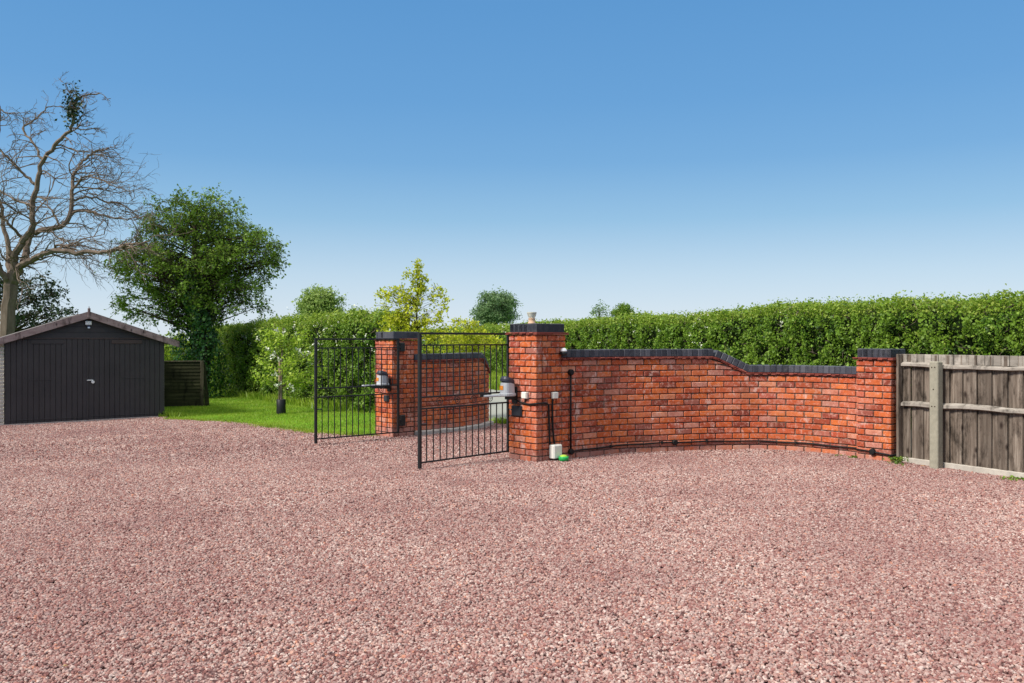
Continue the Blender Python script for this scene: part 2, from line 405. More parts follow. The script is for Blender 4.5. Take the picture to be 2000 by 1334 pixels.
# ------------------------------------------------------------------ foliage helpers
def leaves(P, size, N=None, droop=0.0, asp=.62, flat=.6):
    """diamond leaves at points P; N preferred facing"""
    n = len(P); d = rng.normal(size=(n, 3))
    if N is not None: d = d*flat + N
    d /= np.linalg.norm(d, axis=1, keepdims=True) + 1e-9
    a = rng.normal(size=(n, 3)); a[:, 2] -= droop
    a -= d*(a*d).sum(1, keepdims=True); a /= np.linalg.norm(a, axis=1, keepdims=True) + 1e-9
    b = np.cross(d, a); s = (np.asarray(size)*rng.lognormal(0, .25, n))[:, None]
    bend = d*s*.18
    V = np.stack([P - a*s*.5, P + b*s*asp*.5 + bend - a*s*.05, P + a*s*.5, P - b*s*asp*.5 + bend - a*s*.05], 1)
    Q = np.arange(n*4).reshape(n, 4)
    return V.reshape(-1, 3), Q
LEAF_HEDGE = leaf_mat('hedge_leaf', [(0, (.020,.056,.008)), (.3, (.062,.145,.012)), (.6, (.125,.25,.018)), (.85, (.21,.36,.030)), (1, (.34,.47,.08))],
                      patch=g4(.19,.31,.026), ps=1.6)
LEAF_TIP = leaf_mat('hedge_tip_leaf', [(0, (.14,.26,.02)), (.5, (.25,.38,.035)), (1, (.42,.50,.09))], trans=.45)
LEAF_TREE = leaf_mat('tree_leaf', [(0, (.06,.12,.015)), (.4, (.12,.225,.022)), (.75, (.20,.33,.032)), (1, (.33,.45,.07))], patch=g4(.18,.31,.028), ps=.9)
LEAF_IVY = leaf_mat('ivy_leaf', [(0, (.015,.05,.012)), (.6, (.035,.115,.018)), (1, (.10,.22,.04))], trans=.1, rough=.35)
LEAF_DARK = leaf_mat('dark_leaf', [(0, (.012,.028,.012)), (.6, (.025,.055,.020)), (1, (.05,.09,.03))], trans=.15)
LEAF_YEL = leaf_mat('yellow_leaf', [(0, (.34,.42,.015)), (.4, (.52,.60,.025)), (.8, (.68,.72,.05)), (1, (.80,.80,.16))], trans=.5)
LEAF_LIME = leaf_mat('lime_leaf', [(0, (.22,.36,.02)), (.6, (.38,.54,.04)), (1, (.56,.66,.12))], trans=.45)
LEAF_FAR = leaf_mat('far_leaf', [(0, (.11,.20,.08)), (.6, (.18,.29,.12)), (1, (.27,.38,.17))], trans=.3)
LEAF_FAR2 = leaf_mat('far_pale_leaf', [(0, (.20,.30,.07)), (.6, (.29,.41,.09)), (1, (.42,.52,.15))], trans=.3)
WHITE_FLOWER = plain('blossom', (.62,.64,.52,1), .7, .2, .05)
BARK = bark_mat('grey_brown_bark', (.09,.067,.052,1), (.24,.185,.145,1), 5)
BARK_D = bark_mat('dark_bark', (.035,.028,.02,1), (.10,.08,.055,1), 6)
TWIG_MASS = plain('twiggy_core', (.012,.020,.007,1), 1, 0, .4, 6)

def path_sample(pts, step):
    pts = [Vector(p) for p in pts]; out = [pts[0].copy()]
    L = 0; segs = []
    for a, b in zip(pts, pts[1:]): segs.append((L, a, b, (b-a).length)); L += (b-a).length
    n = max(2, int(L/step)); res = []
    for i in range(n+1):
        s = L*i/n
        for (s0, a, b, l) in segs:
            if s <= s0 + l + 1e-6: res.append(a.lerp(b, min(1, max(0, (s-s0)/l)))); break
    return res, L
def catmull(ctrl, n=14):
    P = [Vector((*c, 0)) if len(c) == 2 else Vector(c) for c in ctrl]
    P = [P[0]*2 - P[1]] + P + [P[-1]*2 - P[-2]]; out = []
    for i in range(1, len(P)-2):
        for k in range(n):
            t = k/n; a, b, c, d = P[i-1], P[i], P[i+1], P[i+2]
            out.append(.5*((2*b) + (c-a)*t + (2*a-5*b+4*c-d)*t*t + (3*b-a-3*c+d)*t*t*t))
    out.append(P[-2]); return out

def hedge(name, label, base_line, height_abs, thick, side, dens, lsize, tipfrac=.1, flowers=0, lump=.16, fl_zone=None, group=None, undergrowth=True):
    """base_line: ground points of the visible face; height_abs(t): z of the top; side: unit vector into the hedge"""
    bl = np.array([[p[0], p[1]] for p in base_line]); seg = np.linalg.norm(np.diff(bl, axis=0), axis=1); cum = np.concatenate([[0], np.cumsum(seg)])
    L = cum[-1]
    mid = base_line[len(base_line)//2]
    t = thing(name, label, 'hedge', (mid[0], mid[1], float(gz(mid[0], mid[1]))), 0, group)
    def surf(u, v, inset=0.0):
        # v in 0..1: front face up, over the rounded top, down the back
        x = np.interp(u, cum, bl[:, 0]); y = np.interp(u, cum, bl[:, 1])
        tx = np.interp(u+.2, cum, bl[:, 0]) - np.interp(u-.2, cum, bl[:, 0]); ty = np.interp(u+.2, cum, bl[:, 1]) - np.interp(u-.2, cum, bl[:, 1])
        ln = np.hypot(tx, ty) + 1e-9; nx, ny = ty/ln, -tx/ln
        sgn = np.sign(nx*side[0] + ny*side[1] + 1e-9); nx *= sgn; ny *= sgn      # into the hedge
        g = gz(x, y); top = height_abs(u/L); H = top - g
        r = .18
        a = np.clip(v/.5, 0, 1); b = np.clip((v-.5)/.25, 0, 1); c = np.clip((v-.75)/.25, 0, 1)
        z = g + (H - r)*a; d = 0*z
        ang = b*np.pi/2
        z = np.where(v > .5, top - r + r*np.sin(np.clip(b*2, 0, 1)*np.pi/2), z)
        d = np.where(v > .5, r*(1-np.cos(np.clip(b*2, 0, 1)*np.pi/2)) + np.clip(b*2-1, 0, 1)*(thick-r), d)
        z = np.where(v > .75, top - (H)*c, z); d = np.where(v > .75, thick, d)
        on = np.where(v < .5, -1.0, np.where(v < .75, -.4*(1-b), 1.0)); oz = np.where(v < .5, .15, np.where(v < .75, 1.0, 0))
        N = np.stack([nx*on, ny*on, oz], 1); N /= np.linalg.norm(N, axis=1, keepdims=True)
        P = np.stack([x + nx*d, y + ny*d, z], 1)
        return P - N*inset if np.isscalar(inset) else P - N*inset[:, None], N, a
    # core
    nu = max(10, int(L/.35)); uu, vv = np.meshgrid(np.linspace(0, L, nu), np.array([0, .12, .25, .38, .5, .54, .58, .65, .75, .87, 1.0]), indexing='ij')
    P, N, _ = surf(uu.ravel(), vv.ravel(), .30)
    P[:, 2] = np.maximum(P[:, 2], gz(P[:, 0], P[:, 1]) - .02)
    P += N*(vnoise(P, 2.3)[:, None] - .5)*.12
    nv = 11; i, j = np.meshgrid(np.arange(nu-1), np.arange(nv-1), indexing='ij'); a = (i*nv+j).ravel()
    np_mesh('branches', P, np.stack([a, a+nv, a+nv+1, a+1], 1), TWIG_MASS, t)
    # leaves
    n = int(L*3.4*dens(0)); u = rng.random(n)*L
    keep = rng.random(n) < np.array(dens(u/L))/dens(0) if callable(dens) else np.ones(n, bool)
    u = u[keep]; n = len(u)
    v = rng.random(n); v = np.where(v < .62, v/.62*.5, np.where(v < .92, .5 + (v-.62)/.30*.25, .75 + (v-.92)/.08*.25))
    P, N, a = surf(u, v)
    lum = ((vnoise(P, 2.4, 1) - .5)*lump*2.4 + (vnoise(P, 6.0, 2) - .5)*lump*1.8)*np.where((v > .47) & (v < .76), .35, 1)
    hole = .5*vnoise(P, 3.4, 3) + .5*vnoise(P, 7.5, 4)
    depth = rng.random(n)**1.5*.20
    P = P + N*(lum - depth + .03)[:, None]
    sz = lsize(u/L)
    k = (rng.random(n) < np.clip((hole - .26)*4.5, .26, 1)) & (P[:, 2] > gz(P[:, 0], P[:, 1]))
    P, N, sz, v = P[k], N[k], sz[k], v[k]
    tip = (v > .485) & (v < .76) & (rng.random(len(v)) < .85) | (rng.random(len(v)) < tipfrac*(vnoise(P, 1.1, 5) > .5))
    V, Q = leaves(P[~tip], sz[~tip], N[~tip], flat=.9); np_mesh('foliage', V, Q, LEAF_HEDGE, t)
    # springy top shoots
    Pt = P[tip]; up = (rng.random(len(Pt))**9)*.14*(sz[tip]/.05)**.3; Pt = Pt + np.stack([up*0, up*0, up], 1)
    V, Q = leaves(Pt, sz[tip]*.9, N[tip], flat=1.0); np_mesh('new_shoots', V, Q, LEAF_TIP, t)
    nt_ = int(L*70); u = rng.random(nt_)*L; v = rng.random(nt_)*.62; P, N, _ = surf(u, v); P = P - N*.05
    V, Q = leaves(P, np.full(nt_, .24), None, asp=.035); np_mesh('twigs', V, Q, BARK, t)
    if flowers:
        u = rng.random(flowers*3)*L; v = .18 + rng.random(len(u))*.42; P, N, _ = surf(u, v)
        k = vnoise(P, .9, 8) > .66
        if fl_zone: k = k & fl_zone(u/L)
        P, N, u = P[k], N[k], u[k]
        P = P + N*(.10 + (vnoise(P, 2.4, 1)[:, None] - .5)*lump*2.4)
        P = np.repeat(P, 5, 0) + rng.normal(0, .028, (len(P)*5, 3)); N = np.repeat(N, 5, 0)
        V, Q = leaves(P, np.repeat(lsize(u/L), 5)*.55, N, asp=.9, flat=.5); np_mesh('blossom', V, Q, WHITE_FLOWER, t)
    return t

# hedge across the lane, running from close on the right to far on the left
h0 = Vector((7.45, 12.3, 0)); far_h = [h0 - HEDGE_DIR*5.5 + HEDGE_DIR*s for s in np.linspace(0, 60, 60)]
Ls = 60.0
hedge('hedge', 'long clipped green hedge rising behind the curved brick wall and wooden fence', [(p.x, p.y) for p in far_h],
      lambda t: EYE + .70 + .04*np.sin(np.asarray(t)*40) + .03*np.sin(np.asarray(t)*95+1), 1.1, (.9656, .26),
      lambda t: 2300*np.exp(-np.asarray(t, float)*3.2) + 260, lambda t: .042 + .085*np.asarray(t), tipfrac=.12, flowers=260,
      fl_zone=lambda t: (t > .13))
hl = [hb[0] + (hb[0]-hb[1]).normalized()*1.2] + hb + [Vector((-2.6, 19.2, 0))]
hedge('hedge', 'tall clipped hedge along the back of the lawn, left of the yellow shrub', [(p.x, p.y) for p in hl],
      lambda t: EYE + .40 + .22*np.clip(np.asarray(t)*1.6, 0, 1) + .03*np.sin(np.asarray(t)*50), 1.3, (.7, .9),
      lambda t: 1250 + 0*np.asarray(t, float), lambda t: .062 + 0*np.asarray(t), tipfrac=.30, flowers=60, lump=.20)

# ------------------------------------------------------------------ trees
def limb_path(a, b, n, sag, wob):
    a, b = Vector(a), Vector(b); L = (b-a).length; out = []
    w1 = Vector(rng.normal(size=3))*wob*L
    for i in range(n+1):
        t = i/n; p = a.lerp(b, t) + w1*math.sin(math.pi*t) + Vector(rng.normal(size=3))*wob*L*.25*(0 < i < n)
        p.z += sag*L*math.sin(math.pi*t); out.append(p)
    return out
def leafy_tree(name, label, trunk, r0, blobs, clumps, per, cl_size, leaf, mat, bark=BARK_D, group=None, trunk_ivy=None, droop=.3, twigs=True):
    """trunk: points bottom to top; blobs: (centre, radii, weight)"""
    t = thing(name, label, 'shrub' if 'shrub' in name or 'bush' in name else 'tree', trunk[0], 0, group)
    Yfar = trunk[0][1]; mb = MB(); m = len(trunk); mb.tube(trunk, [r0*(1-.75*i/(m-1)) for i in range(m)], 9)
    W = np.array([b[2] for b in blobs], float); W /= W.sum(); P = []; Ns = []; S = []
    T = [Vector(a_).lerp(Vector(b_), k_/8) for a_, b_ in zip(trunk, trunk[1:]) for k_ in range(8)] + [Vector(trunk[-1])]
    for c in range(clumps):
        b = blobs[rng.choice(len(blobs), p=W)]
        d = rng.normal(size=3); d /= np.linalg.norm(d); rr = (.35 + .65*rng.random()**.6)
        cc = Vector(b[0]) + Vector((d[0]*b[1][0]*rr, d[1]*b[1][1]*rr, d[2]*b[1][2]*rr))
        k = min(range(len(T)), key=lambda i: abs(T[i].z - (cc.z - (cc - T[i]).length*.35)))
        if twigs:
            n = 5; pth = limb_path(T[k], cc, n, .06, .05); L = (cc - T[k]).length
            rb = max(.003, min(r0*.38, L*(.013 if r0 > .1 else .006))); mb.tube(pth, [rb*(1-.8*i/n) for i in range(n+1)], 4, False)
        out = (cc - Vector(b[0])); out = out.normalized() if out.length > .01 else Vector((0, 0, 1))
        nl = int(per*(.6+.8*rng.random())); ns = max(3, nl//9); od = np.array(out)
        for q_ in range(ns):
            dd = od*.55 + rng.normal(size=3)*np.array([.75, .75, .5]); dd[2] -= droop*.35; dd /= np.linalg.norm(dd)
            Ls = cl_size*(1.1 + 1.5*rng.random()); m2 = max(3, nl//ns); tt_ = (np.arange(m2) + rng.random(m2))/m2
            st_ = np.array(cc) + rng.normal(0, .3, 3)*cl_size
            e = st_[None] + dd[None]*(tt_*Ls)[:, None] + rng.normal(0, leaf*.55, (m2, 3)); e[:, 2] -= droop*.35*Ls*tt_**2
            P.append(e); Ns.append(np.tile(np.array([0, 0, .8]), (m2, 1)))
            if twigs and Yfar < 40: mb.tube([st_, e[-1]], [.006*Yfar/27, .003], 3, False)
    mb.build('trunk', bark, t, True)
    P = np.concatenate(P); Ns = np.concatenate(Ns)
    V, Q = leaves(P, np.full(len(P), leaf), Ns, droop=droop, flat=1.0); np_mesh('crown', V, Q, mat, t)
    if trunk_ivy:
        n, rad, z1 = trunk_ivy; pp = []; nn = []
        for i in range(n):
            s = rng.random()**.9; zc = T[0].z + s*z1; k = rng.random()*2*math.pi
            rr = rad*(1 - .35*s)*(.75 + .5*rng.random())*(1 + .35*math.sin(3*k + zc*2.3))
            f = s*z1/(T[-1].z - T[0].z)*(len(T)-1); i0 = min(int(f), len(T)-2); c = T[i0].lerp(T[i0+1], f - i0)
            pp.append((c.x + rr*math.cos(k), c.y + rr*math.sin(k), zc)); nn.append((math.cos(k), math.sin(k), .2))
        V, Q = leaves(np.array(pp), np.full(n, leaf*.95), np.array(nn)*1.3, droop=.6, asp=.85); np_mesh('ivy', V, Q, LEAF_IVY, t)
    return t
def px_blob(px, py, rx, ry, Y, w=1, ryy=None):
    c = at_depth(px, py, Y); s = Y/F
    return (c, (rx*s, (ryy or rx)*s, ry*s), w)

# big tree at the end of the hedge
Yb = 27.5
tr = [Vector(((p[0]-1000)/F*Yb, Yb, 0)) for p in ((392, 0), (391, 0), (388, 0), (384, 0), (381, 0), (380, 0))]
for p, z in zip(tr, (-.5, 1.2, 2.2, 3.3, 4.3, 5.3)): p.z = z
leafy_tree('tree', 'large leafy green tree with ivy covered trunk at the far end of the hedge', tr, .28,
    [px_blob(385, 500, 120, 95, Yb, 5), px_blob(370, 425, 75, 45, Yb, 1.6), px_blob(285, 515, 80, 50, Yb, 1.6), px_blob(470, 500, 78, 62, Yb, 2.2),
     px_blob(455, 575, 75, 45, Yb, 1.3), px_blob(300, 590, 60, 32, Yb, .8), px_blob(395, 580, 60, 70, Yb, 1.5), px_blob(425, 410, 50, 28, Yb, .5)],
    620, 62, .22, .080, LEAF_TREE, trunk_ivy=(8500, .66, 4.2), droop=.5)
# lime bush seen between garage and tree
leafy_tree('bush', 'bright lime green bush showing behind the garage corner', [at_depth(345, 760, 30), at_depth(345, 700, 30), at_depth(345, 660, 30)], .06,
    [px_blob(340, 690, 34, 40, 30, 1)], 90, 34, .16, .085, LEAF_LIME)
# dark tree far left behind the bare one
leafy_tree('tree', 'sparse dark leaved tree low behind the garage roof at the left edge', [at_depth(10, 720, 32), at_depth(12, 620, 32), at_depth(15, 560, 32)], .16,
    [px_blob(20, 590, 75, 60, 32, 3), px_blob(85, 560, 45, 26, 32, .8), px_blob(105, 618, 60, 20, 32, 1.1), px_blob(-60, 560, 80, 80, 32, 1.5)],
    170, 34, .22, .11, LEAF_DARK, droop=.4)
# far trees beyond the fields
far = [('pale green round tree far beyond the hedge at the left', 626, 594, 42, 33, 85, LEAF_FAR2, 150, 1.0),
       ('dark green round tree far beyond the hedge, left of the near pillar', 968, 600, 43, 35, 95, LEAF_FAR, 170, 1.0),
       ('small round green tree just peeking over the right hand hedge', 1218, 608, 19, 11, 110, LEAF_TREE, 60, 1.0),
       ('thin nearly bare treetop beside the small round tree over the hedge', 1170, 606, 15, 13, 110, LEAF_FAR, 26, .25)]
for (lb, px, py, rx, ry, Y, m, ncl, dn) in far:
    c = at_depth(px, py, Y)
    leafy_tree('tree', lb, [Vector((c.x, Y, -.6)), Vector((c.x, Y, c.z*.5)), Vector((c.x, Y, c.z + ry*Y/F*.3))], .28,
        [px_blob(px, py, rx*.9, ry*.9, Y, 1), px_blob(px - rx*.3, py+ry*.35, rx*.6, ry*.6, Y, .5), px_blob(px+rx*.35, py+ry*.2, rx*.6, ry*.6, Y, .5)],
        ncl, int(90*dn), .42, .20, m, group='trees far beyond the hedge')

# yellow shrub behind the left entrance wall
Ys = 15.9
st = [at_depth(812, 835, Ys), at_depth(813, 700, Ys), at_depth(814, 610, Ys), at_depth(817, 515, Ys)]
leafy_tree('shrub', 'bright yellow leaved shrub with a tall spire above the far gate pillar', st, .03,
    [px_blob(818, 590, 16, 62, Ys, 1.1), px_blob(818, 545, 9, 42, Ys, .8), px_blob(817, 520, 5, 10, Ys, .25), px_blob(778, 598, 40, 34, Ys, 2.4), px_blob(862, 590, 14, 26, Ys, .7),
     px_blob(780, 640, 44, 26, Ys, 2.2), px_blob(840, 640, 42, 24, Ys, 1.8), px_blob(760, 575, 26, 10, Ys, .5),
     px_blob(850, 668, 56, 22, Ys, 1.6), px_blob(800, 540, 14, 8, Ys, .12), px_blob(850, 575, 9, 14, Ys, .3)],
    265, 17, .055, .055, LEAF_YEL, droop=.2)
st = [at_depth(925, 800, 17), at_depth(925, 720, 17), at_depth(925, 650, 17)]
leafy_tree('shrub', 'low yellow green shrub seen through the near gate above the brick wall', st, .02,
    [px_blob(920, 668, 58, 20, 17, 2.4), px_blob(915, 632, 30, 10, 17, .25)], 120, 20, .07, .06, LEAF_YEL, droop=.2)
# small leafy plant at the far pillar foot
leafy_tree('plant', 'small dark green plant at the hedge foot beside the far pillar', [at(716, 806), at(716, 806)+Vector((0, 0, .3))], .01,
    [px_blob(716, 782, 20, 20, at(716, 806).y, 1)], 40, 22, .06, .075, LEAF_TREE)

# bare tree behind the garage: limbs, then twigs
def bare_tree():
    Yt = 26.0
    base = at_depth(10, 700, Yt); base.z = float(gz(base.x, Yt)) - .1
    t = thing('bare_tree', 'bare branched tree standing behind the garage at the left edge', 'tree', base)
    mb = MB(); ends = []
    def P(p, dy): q = at_depth(p[0], p[1], Yt + dy); return q
    def limb(pts, r0, r1, dy0=0, dy1=0, spawn=True):
        n = len(pts); V = [P(p, dy0 + (dy1-dy0)*i/(n-1)) for i, p in enumerate(pts)]
        V = catmull([tuple(v) for v in V], 5)
        V = [v + Vector(rng.normal(size=3))*.018 for v in V]
        m = len(V); rs = [r0 + (r1-r0)*i/(m-1) for i in range(m)]; mb.tube(V, rs, 7)
        if spawn: ends.append((V, rs))
    tpx = 26.0/F
    limb([(8, 760), (13, 654), (19, 569), (31, 535)], .22, .19, 0, 0, False)
    limb([(29, 545), (36, 526), (56, 510), (76, 501), (103, 491), (157, 492), (202, 494), (229, 485), (254, 478), (285, 474)], .11, .03, 0, -2.2)
    limb([(103, 491), (110, 480), (126, 478), (144, 481), (155, 476)], .04, .02, -.6, -1.0)
    limb([(33, 535), (47, 512), (52, 490), (56, 467), (70, 452), (117, 443), (135, 422), (141, 390), (141, 350), (150, 331), (165, 312), (187, 297), (214, 290)], .12, .022, 0, 1.6)
    limb([(27, 530), (27, 506), (34, 490), (47, 467), (65, 438), (64, 402), (71, 361), (84, 316), (112, 279), (141, 249), (144, 215), (154, 192), (193, 181)], .12, .02, 0, -1.2)
    limb([(154, 192), (142, 182), (129, 174)], .02, .008, -1.2, -1.2)
    limb([(84, 316), (67, 282), (45, 252), (71, 230), (94, 209), (118, 208)], .04, .012, -.6, .5)
    limb([(71, 361), (56, 350), (30, 324), (7, 301), (-20, 280)], .05, .02, 0, .8)
    limb([(25, 545), (17, 520), (19, 496), (7, 440), (0, 395), (-30, 330)], .11, .03, 0, .9)
    limb([(20, 560), (5, 530), (-20, 490), (-60, 430), (-90, 380)], .12, .04, 0, -1)
    limb([(117, 443), (100, 410), (80, 395), (60, 400)], .035, .012, .8, 1.4)
    limb([(135, 422), (160, 412), (200, 420), (240, 428), (262, 430)], .045, .012, .9, .2)
    limb([(141, 390), (175, 385), (205, 392), (240, 400), (270, 425)], .04, .01, 1, 2.0)
    limb([(141, 370), (165, 345), (195, 350), (225, 365), (255, 375)], .035, .01, 1, -.4)
    limb([(70, 452), (100, 455), (125, 470), (150, 478)], .03, .01, .3, -.8)
    limb([(47, 467), (20, 440), (0, 420), (-25, 410)], .05, .02, 0, -1.3)
    limb([(64, 402), (40, 395), (10, 380), (-15, 360)], .04, .015, -.3, 1.1)
    limb([(0, 215), (20, 222), (40, 220)], .025, .01, 1, 1)
    limb([(-30, 330), (-5, 270), (0, 230), (-2, 195)], .05, .01, .9, .5)
    limb([(141, 249), (150, 262), (160, 290), (170, 310)], .012, .004, -1, -1.2)
    leafP = []
    def grow(p, d, L, r, lvl):
        n = 5; pts = [p]; q = p.copy(); dd = d.normalized(); st = L/n
        for i in range(n):
            dd = (dd + Vector(rng.normal(size=3))*.27 + Vector((.05, 0, -.035))).normalized(); q = q + dd*st; pts.append(q)
        mb.tube(pts, [r*(1-.6*i/n) for i in range(n+1)], 4 if lvl < 2 else 3, False)
        if lvl < 3:
            for i in range(1, n+1):
                if rng.random() < (.64, .46, .24)[lvl]:
                    s = (dd.cross(Vector(rng.normal(size=3)))).normalized()
                    grow(pts[i], dd*.9 + s*.65*Vector((1, 1, .7)) if False else dd*.9 + s*.65, L*(.42+.3*rng.random()), max(.0055, r*.6), lvl+1)
        else: leafP.append(tuple(pts[-1]))
    for (V, rs) in ends:
        for i in range(2, len(V)):
            if rng.random() < (.62 if rs[i] < .06 else .3):
                tdir = (V[i] - V[i-1]).normalized(); s = tdir.cross(Vector(rng.normal(size=3))).normalized(); s.z *= .35
                out = Vector((.5, 0, -.05)); hi = max(0, min(1, (V[i].z - 6.2)/2.0)); td = Vector((tdir.x, tdir.y, tdir.z*(.8 - .6*hi))); grow(V[i], td*.8 + s*.6 + out*.5, (.6 + 1.0*rng.random())*(1 - .55*hi), max(.011, min(.026, rs[i]*.5)), 0)
    mb.build('trunk', BARK, t)
    iv = at_depth(143, 212, Yt - 1.2); n = 420
    Pp = np.array(iv)[None] + rng.normal(0, 1, (n, 3))*np.array([.13, .13, .32])
    V, Q = leaves(Pp, np.full(n, .085), None); np_mesh('ivy', V, Q, LEAF_DARK, t)
bare_tree()

# young staked tree on the lawn
print('HB', [tuple(round(v,1) for v in p) for p in hb])
def sapling():
    b = at(549, 809); Y = b.y; s = Y/F
    t = thing('young_tree', 'young staked tree with white blossom standing on the lawn', 'tree', b)
    mb = MB(); tip = at_depth(553, 640, Y)
    tr_ = [b, at_depth(550, 740, Y), at_depth(551, 690, Y), tip]
    mb.tube(catmull([tuple(v) for v in tr_], 4), [.03*(1-.7*i/12) for i in range(13)], 8)
    tw = []
    for (x1, y1, dy) in ((500, 730, -.2), (512, 668, .2), (520, 650, -.1), (585, 668, .2), (612, 690, -.2), (590, 742, .1), (600, 650, .3), (575, 728, -.3),
                         (535, 640, 0), (628, 720, .2), (505, 700, .3), (566, 700, -.4), (545, 655, -.3), (610, 745, -.1)):
        e = at_depth(x1, y1, Y + dy); yy = min(755, y1 + 35); a = at_depth(550.5, yy, Y)
        pth = limb_path(a, e, 5, .05, .04); mb.tube(pth, [.010*(1-.7*i/5) for i in range(6)], 5)
        for i in range(2, 6): tw.append(pth[i]); tw.append(pth[i].lerp(pth[i-1], .5))
    mb.build('trunk', BARK, t, True)
    m = MB(); m.tube([b + Vector((-.05, .03, 0)), at_depth(546.5, 700, Y+.03)], .028, 8); m.build('stake', wood_mat('stake_wood', (.22,.15,.09,1), (.32,.24,.15,1), (.42,.33,.22,1), knots=False), t, True)
    m = MB(); m.lathe(b, [(.105, 0), (.11, .02), (.10, .16), (.105, .33), (.095, .34), (.08, .33)], 14); m.build('tree_guard', plain('black_plastic', (.012,.012,.013,1), .5), t, True)
    P = []
    for p in tw: P.append(np.array(p)[None] + rng.normal(0, .065, (15, 3)))
    P = np.concatenate(P); V, Q = leaves(P, np.full(len(P), .065), np.tile([0, -.3, .7], (len(P), 1))); np_mesh('foliage', V, Q, LEAF_LIME, t)
    P = []
    for (x, y) in ((535, 694), (530, 700), (545, 703), (537, 730), (541, 733), (546, 750), (540, 752), (567, 754), (573, 762), (590, 689), (582, 685), (602, 690), (523, 681), (556, 648), (505, 661), (540, 646), (618, 672)):
        c = np.array(at_depth(x, y, Y - .15)); P.append(c[None] + rng.normal(0, .03, (16, 3)))
    P = np.concatenate(P); V, Q = leaves(P, np.full(len(P), .04), None, asp=.95); np_mesh('blossom', V, Q, WHITE_FLOWER, t)
sapling()

# lawn grass blades
def grass_blades(name, P, h, mat, **kw):
    n = len(P); a = rng.random(n)*6.28; wdt = h*.16
    dx = np.stack([np.cos(a)*wdt, np.sin(a)*wdt, np.zeros(n)], 1); ln = rng.normal(0, .35, (n, 3))*h[:, None]; ln[:, 2] = h
    V = np.stack([P - dx, P + dx, P + ln], 1).reshape(-1, 3)
    return np_mesh(name, V, np.arange(n*3).reshape(n, 3), mat, None, 3)
BLADE = leaf_mat('grass_blade', GRASS_STOPS, trans=.4, patch=g4(.32,.43,.04), ps=.8)
BLADE2 = leaf_mat('weed_blade', [(0, (.03,.09,.012)), (1, (.10,.22,.03))], trans=.3)
def scatter(poly, n, x0, x1, y0, y1):
    X = x0 + rng.random(n)*(x1-x0); Y = y0 + rng.random(n)*(y1-y0); k = inpoly(X, Y, poly); return X[k], Y[k]
X, Y = scatter(lawn_poly, 330000, -14, -1.5, 12.5, 34); kp = rng.random(len(X)) < .45 + .9*vnoise(np.stack([X, Y, X*0], 1), 1.1, 4); X, Y = X[kp], Y[kp]
g = grass_blades('grass', np.stack([X, Y, gz(X, Y)], 1), .022 + .026*rng.random(len(X)), BLADE)
tag(g, 'short mown bright green lawn grass', 'grass', kind='stuff')
# rough grass: verge across the lane, tufts at the garage, under hedges
PX = []; HH = []
for i in range(len(hb)-1):
    a, b2 = hb[i], hb[i+1]; n = 1100; s = rng.random(n); q = np.outer(1-s, (a.x, a.y)) + np.outer(s, (b2.x, b2.y)) + rng.normal(0, .14, (n, 2)); q[:, 1] -= .15
    PX.append(q); HH.append(.05 + .20*rng.random(n)**2)
n = 700; s = rng.random(n)*.7; q = np.array([[G_R.x, G_R.y]]) + np.outer(s, (.9, .25)) + rng.normal(0, .10, (n, 2)); PX.append(q); HH.append((.05 + .13*rng.random(n))*(1 - s))
for i in range(len(lawn_edge)-1):
    a, b2 = lawn_edge[i], lawn_edge[i+1]; n = 500; s = rng.random(n); q = np.outer(1-s, (a.x, a.y)) + np.outer(s, (b2.x, b2.y)) + rng.normal(0, .09, (n, 2)); PX.append(q); HH.append(.02 + .05*rng.random(n))
n = 22000; Yv = 26 + rng.random(n)*18; Xv = -.018*Yv + rng.normal(0, 1.2, n); k = ~inpoly(Xv, Yv, lane_poly); q = np.stack([Xv[k], Yv[k]], 1); PX.append(q); HH.append(.12 + .25*rng.random(len(q)))
n = 500; q = np.array([-.35, 15.25]) + np.outer(rng.random(n), (1.0, -.85)) + rng.normal(0, .07, (n, 2)); PX.append(q); HH.append(.05 + .10*rng.random(n))
q = np.concatenate(PX); H = np.concatenate(HH)
g = grass_blades('rough_grass', np.stack([q[:, 0], q[:, 1], gz(q[:, 0], q[:, 1])], 1), H, BLADE)
tag(g, 'longer rough grass along the verges and hedge foot', 'grass', kind='stuff')

